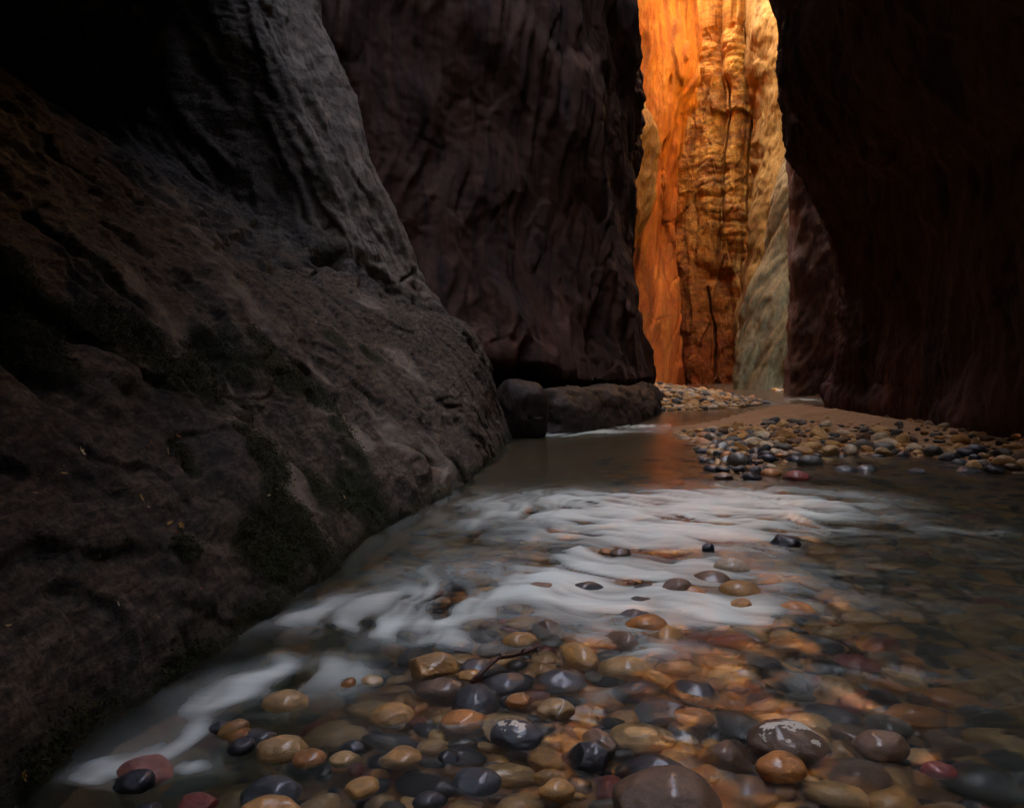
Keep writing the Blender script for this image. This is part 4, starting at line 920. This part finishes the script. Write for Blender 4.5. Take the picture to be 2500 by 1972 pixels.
for (px, py, ln, nb, lab) in PLANTS:
    i = pickA(px, py); p0 = Vector(FA[i]); n0 = Vector(NA[i])
    e = link(bpy.data.objects.new("hanging_fern", None)); e.location = p0; e.empty_display_size = .1; tag(e, lab, "plant", "ferns hanging on the left cliff")
    V, Fc, V2, F2 = [], [], [], []
    for b in range(nb):
        st_ = Vector((0, random.uniform(-.10, .10), random.uniform(-.12, .06))) * (ln * 2.2); L = ln * random.uniform(.35, 1.0); out_ = random.uniform(.03, .16); sw = random.uniform(-.12, .12)
        pts = [st_ + n0 * (.01 + out_ * math.sin(min(1, q * 1.4) * 1.57)) + Vector((0, sw * q, -L * q * (.4 + .6 * q))) for q in (0, .25, .5, .75, 1)]
        strip(V2, F2, pts, .0018)
        for m_ in range(14):
            q = random.random(); a = pts[min(3, int(q * 4))].lerp(pts[min(4, int(q * 4) + 1)], q * 4 % 1); d = Vector((random.gauss(0, .5), random.gauss(0, 1), random.gauss(-.5, .5))).normalized() * random.uniform(.012, .032)
            strip(V, Fc, [a, a + d * .6, a + d], .006)
    link(bpy.data.objects.new("foliage", mesh_np("foliage", np.array(V), np.array(Fc), FERN)), e)
    link(bpy.data.objects.new("stems", mesh_np("stems", np.array(V2), np.array(F2), STEM)), e)

# ------------------------------------------------------------------ drifted stick and twig
def tube(pts, rad, ns=8):
    V = []; Fc = []
    for i, (q, r) in enumerate(zip(pts, rad)):
        d = (pts[min(i + 1, len(pts) - 1)] - pts[max(0, i - 1)]).normalized(); a = d.cross(Vector((0, 0, 1))).normalized(); b = d.cross(a)
        for k in range(ns):
            t_ = 2 * math.pi * k / ns; V.append(q + (a * math.cos(t_) + b * math.sin(t_)) * r * (1 + .15 * math.sin(3 * t_ + i)))
    for i in range(len(pts) - 1):
        for k in range(ns): Fc.append((i * ns + k, i * ns + (k + 1) % ns, (i + 1) * ns + (k + 1) % ns, (i + 1) * ns + k))
    V += [pts[0], pts[-1]]
    Fc += [(k, (k + 1) % ns, len(V) - 2, len(V) - 2) for k in range(ns)]; Fc = [f if f[2] != f[3] else (f[1], f[0], f[2], f[2]) for f in Fc]
    return np.array([tuple(v) for v in V]), [tuple(dict.fromkeys(f)) for f in Fc]
def tube_obj(name, pts, rad, mat, parent=None):
    v, f = tube(pts, rad); me = bpy.data.meshes.new(name); me.from_pydata([tuple(x) for x in v], [], f); me.materials.append(mat)
    for p_ in me.polygons: p_.use_smooth = True
    return link(bpy.data.objects.new(name, me), parent)
BARK = flat_mat("wet_bark", (.075, .032, .022), .35)
sx, sy = G(1155, 1662)
def SP(px, py, d): return Vector((X(px, d) - sx, d - sy, Z(py, d)))
e = link(bpy.data.objects.new("driftwood_stick", None)); e.location = (sx, sy, 0); e.empty_display_size = .1
tag(e, "dark knotted stick stranded between cobbles in midstream", "stick")
pts = [SP(1150, 1665, 3.28), SP(1178, 1640, 3.33), SP(1200, 1619, 3.37), SP(1218, 1604, 3.40), SP(1250, 1601, 3.44), SP(1285, 1592, 3.49), SP(1308, 1580, 3.53)]
tube_obj("stem", pts, [.010, .0095, .009, .0095, .007, .0065, .0075], BARK, e)
tube_obj("side_twig", [SP(1219, 1606, 3.40), SP(1222, 1596, 3.405), SP(1220, 1592, 3.41)], [.006, .006, .003], BARK, e)
tube_obj("side_twig", [SP(1272, 1596, 3.47), SP(1276, 1586, 3.475), SP(1282, 1584, 3.48)], [.005, .006, .004], BARK, e)
tube_obj("side_twig", [SP(1306, 1581, 3.53), SP(1312, 1590, 3.53), SP(1310, 1598, 3.53)], [.006, .005, .003], BARK, e)
sx, sy = G(1110, 1640)
tag(tube_obj("twig", [SP(1108, 1588, 3.48) + Vector((sx, sy, 0)), SP(1130, 1590, 3.48) + Vector((sx, sy, 0)), SP(1155, 1597, 3.47) + Vector((sx, sy, 0))], [.004, .0035, .002], BARK), "thin dark twig sticking out behind the pitted angular rock", "twig")
